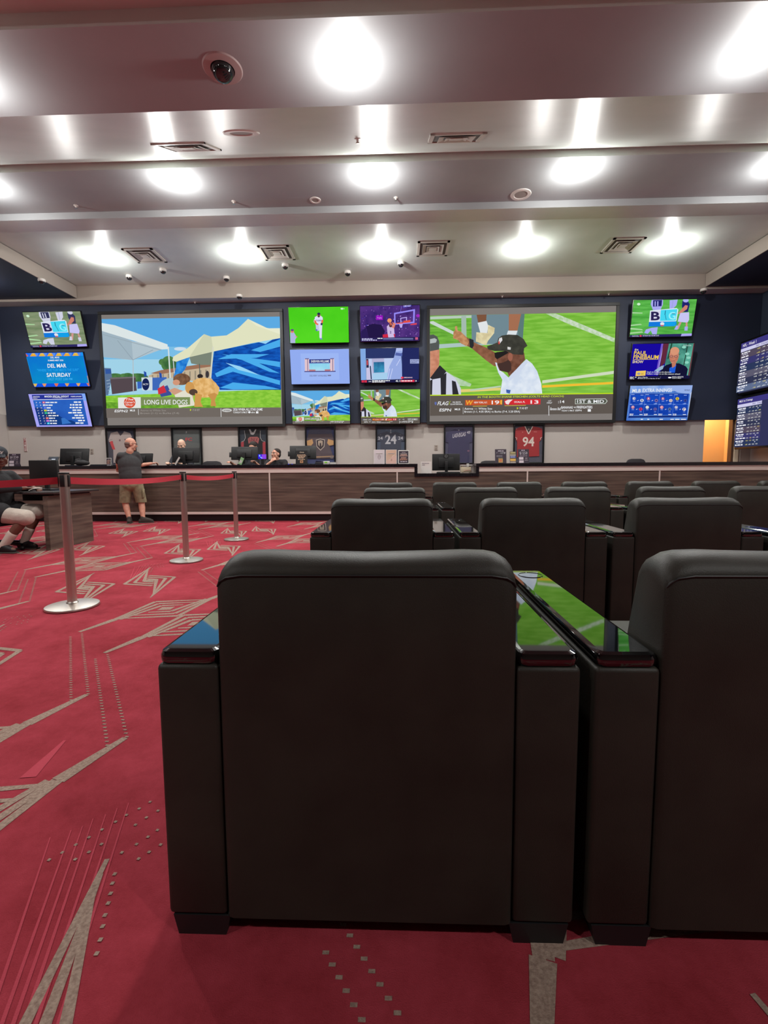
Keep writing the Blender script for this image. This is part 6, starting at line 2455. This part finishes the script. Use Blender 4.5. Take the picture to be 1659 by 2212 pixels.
Yc = 10.12
hb = at(392, 962, Y=Yc)
root, L, M, V = clerk(392, 961, Yc, 'pale bald clerk behind the counter, face hidden by a monitor', mat('pale_skin', (226, 182, 158), 0.55),
                      Vector((hb.x-0.20+0.30, 9.78, 1.17)), Vector((hb.x-0.12, 9.72, 1.17)), Vector((0.05, -0.9, -0.42)))
face_bits(L, M, 1.0, root)
b = MB()
wr = V['haR'].lerp(V['elR'], 0.10)
b.cyl(wr-(V['haR']-V['elR']).normalized()*0.015, wr+(V['haR']-V['elR']).normalized()*0.015, 0.036, M_BLACK)
b.build('wristwatch', root, smooth=True)
hd = at(546, 966, Y=Yc)
root, L, M, V = clerk(546, 966, Yc, 'dark haired clerk mostly hidden behind the monitor with the green note', M_SKIN, Vector((hd.x+0.16, 9.80, 1.17)), Vector((hd.x-0.30, 9.62, 1.17)), Vector((-0.1, -0.95, -0.25)))
face_bits(L, M, 1.0, root)
M_HAIRD = mat('dark_brown_hair', (38, 28, 24), 0.8, bump=(200, 0.4, 0.004))
solid('hair', [(L(0, -0.022, 0.042), (0.084, 0.100, 0.086), M), (L(0, -0.05, -0.01), (0.078, 0.066, 0.075), M)], M_HAIRD, root, 0.008, 3)
# clerk resting his chin on his hand
hs = at(596, 981, Y=10.05)
cx, cz = hs.x, hs.z
jaw = Vector((cx-0.06, 10.05-0.105, cz-0.125))
root, L, M, V = clerk(596, 981, 10.05, 'dark haired clerk in black seated behind the counter, hand on his chin', M_SKIN, Vector((cx+0.20, 9.80, cz-0.36)), jaw+Vector((-0.02, -0.02, -0.045)), Vector((-0.55, -0.8, 0.10)),
                      mat('black_uniform', (32, 30, 34), 0.85, bump=(10, 0.4, 0.02)), drop=0.10, elR=Vector((cx-0.20, 9.93, cz-0.27)), curl=(25, 40), hn={'R': Vector((-0.5, -0.8, 0.1))})
face_bits(L, M, 1.0, root)
solid('hair', [(L(0, -0.026, 0.050), (0.081, 0.096, 0.080), M), (L(0, -0.055, -0.005), (0.078, 0.060, 0.075), M)], M_HAIRD, root, 0.008, 3)
M_STUB = mat('stubble', (96, 66, 56), 0.9)
solid('beard', [(L(-0.046, 0.035, -0.082), 0.022, L(0, 0.072, -0.104), 0.020), (L(0.046, 0.035, -0.082), 0.022, L(0, 0.072, -0.104), 0.020)], M_STUB, root, 0.007, 3)

# ------------------------------------------------------------------ seated man at the left edge
M_HOOD = mat('black_hooded_top', (34, 33, 36), 0.9, bump=(9, 0.6, 0.02))
M_PALE = mat('pale_grey_fleece', (196, 184, 172), 0.95, noise=(6, (176, 164, 154), (1, 1, 1)), bump=(12, 0.6, 0.02))
M_SOCK = mat('white_sock', (206, 194, 182), 0.95)
J = dict(head=Vector((-5.04, 5.72, 1.20)), fwd=Vector((0.72, -0.62, -0.25)), neck=Vector((-5.13, 5.74, 1.04)), shL=Vector((-5.10, 5.93, 0.97)), shR=Vector((-5.14, 5.55, 0.97)),
         elL=Vector((-4.98, 6.00, 0.80)), elR=Vector((-4.97, 5.60, 0.80)), haL=Vector((-4.80, 5.93, 0.80)), haR=Vector((-4.80, 5.79, 0.80)),
         hipL=Vector((-5.16, 5.84, 0.49)), hipR=Vector((-5.16, 5.62, 0.49)), knL=Vector((-4.74, 5.90, 0.49)), knR=Vector((-4.66, 5.60, 0.44)),
         anL=Vector((-4.93, 5.86, 0.09)), anR=Vector((-4.94, 5.55, 0.09)), toL=Vector((-4.78, 5.86, 0.04)), toR=Vector((-4.79, 5.53, 0.04)))
root, L, M, V = person('man in black cap, black top and pale grey shorts seated at the left side desk', J, M_SKIND, M_HOOD, M_PALE, mat('black_trainer', (24, 24, 26), 0.6), 1.75, 1.12, 1.12, (30, 30), None, M_SOCK,
                       ('hooded_top', 'shorts', 'shoe'))
face_bits(L, M, 1.0, root, (84, 50, 46))
solid('hem', [(Vector((-5.17, 5.60, 0.50)), 0.150, Vector((-4.98, 5.59, 0.50)), 0.132), (Vector((-5.17, 5.84, 0.50)), 0.150, Vector((-4.98, 5.86, 0.50)), 0.132)], M_HOOD, root, 0.012, 5)
M_CAP = mat('navy_cap_cloth', (30, 34, 42), 0.85)
cap = solid('cap', [(L(0, -0.012, 0.050), (0.086, 0.106, 0.082), M), (L(-0.035, 0.10, 0.042), 0.012, L(-0.025, 0.165, 0.028), 0.010), (L(0.035, 0.10, 0.042), 0.012, L(0.025, 0.165, 0.028), 0.010),
                    (L(0, 0.10, 0.046), 0.013, L(0, 0.175, 0.030), 0.010)], M_CAP, root, 0.007, 3)
b = MB()


def capface(x, z):
    # lettering wrapped round the front of the crown
    ang = -x/0.10
    return L(0.0915*math.sin(ang), -0.012+0.1075*math.cos(ang), 0.062+z)


b.text('N', capface, -0.032, -0.010, 0.038, 0.040, IW, 0.03)
b.text('Y', capface, -0.010, -0.018, 0.040, 0.048, IW, 0.03)
b.build('cap_emblem', cap)
b = MB()
b.box((-4.70, 5.555, 0.40), (0.08, 0.004, 0.035), M_BLACK)
b.build('hem_patch', root)
t = thing('phone', 'pale edged phone in the hands of the seated man at left', 'phone', (-4.72, 5.86, 0.7525))
b = MB()
b.box((0, 0, 0.03), (0.075, 0.15, 0.009), M_WHITE, 0.003, rot=Matrix.Rotation(R(-24), 3, 'Y'))
b.build('case', t)
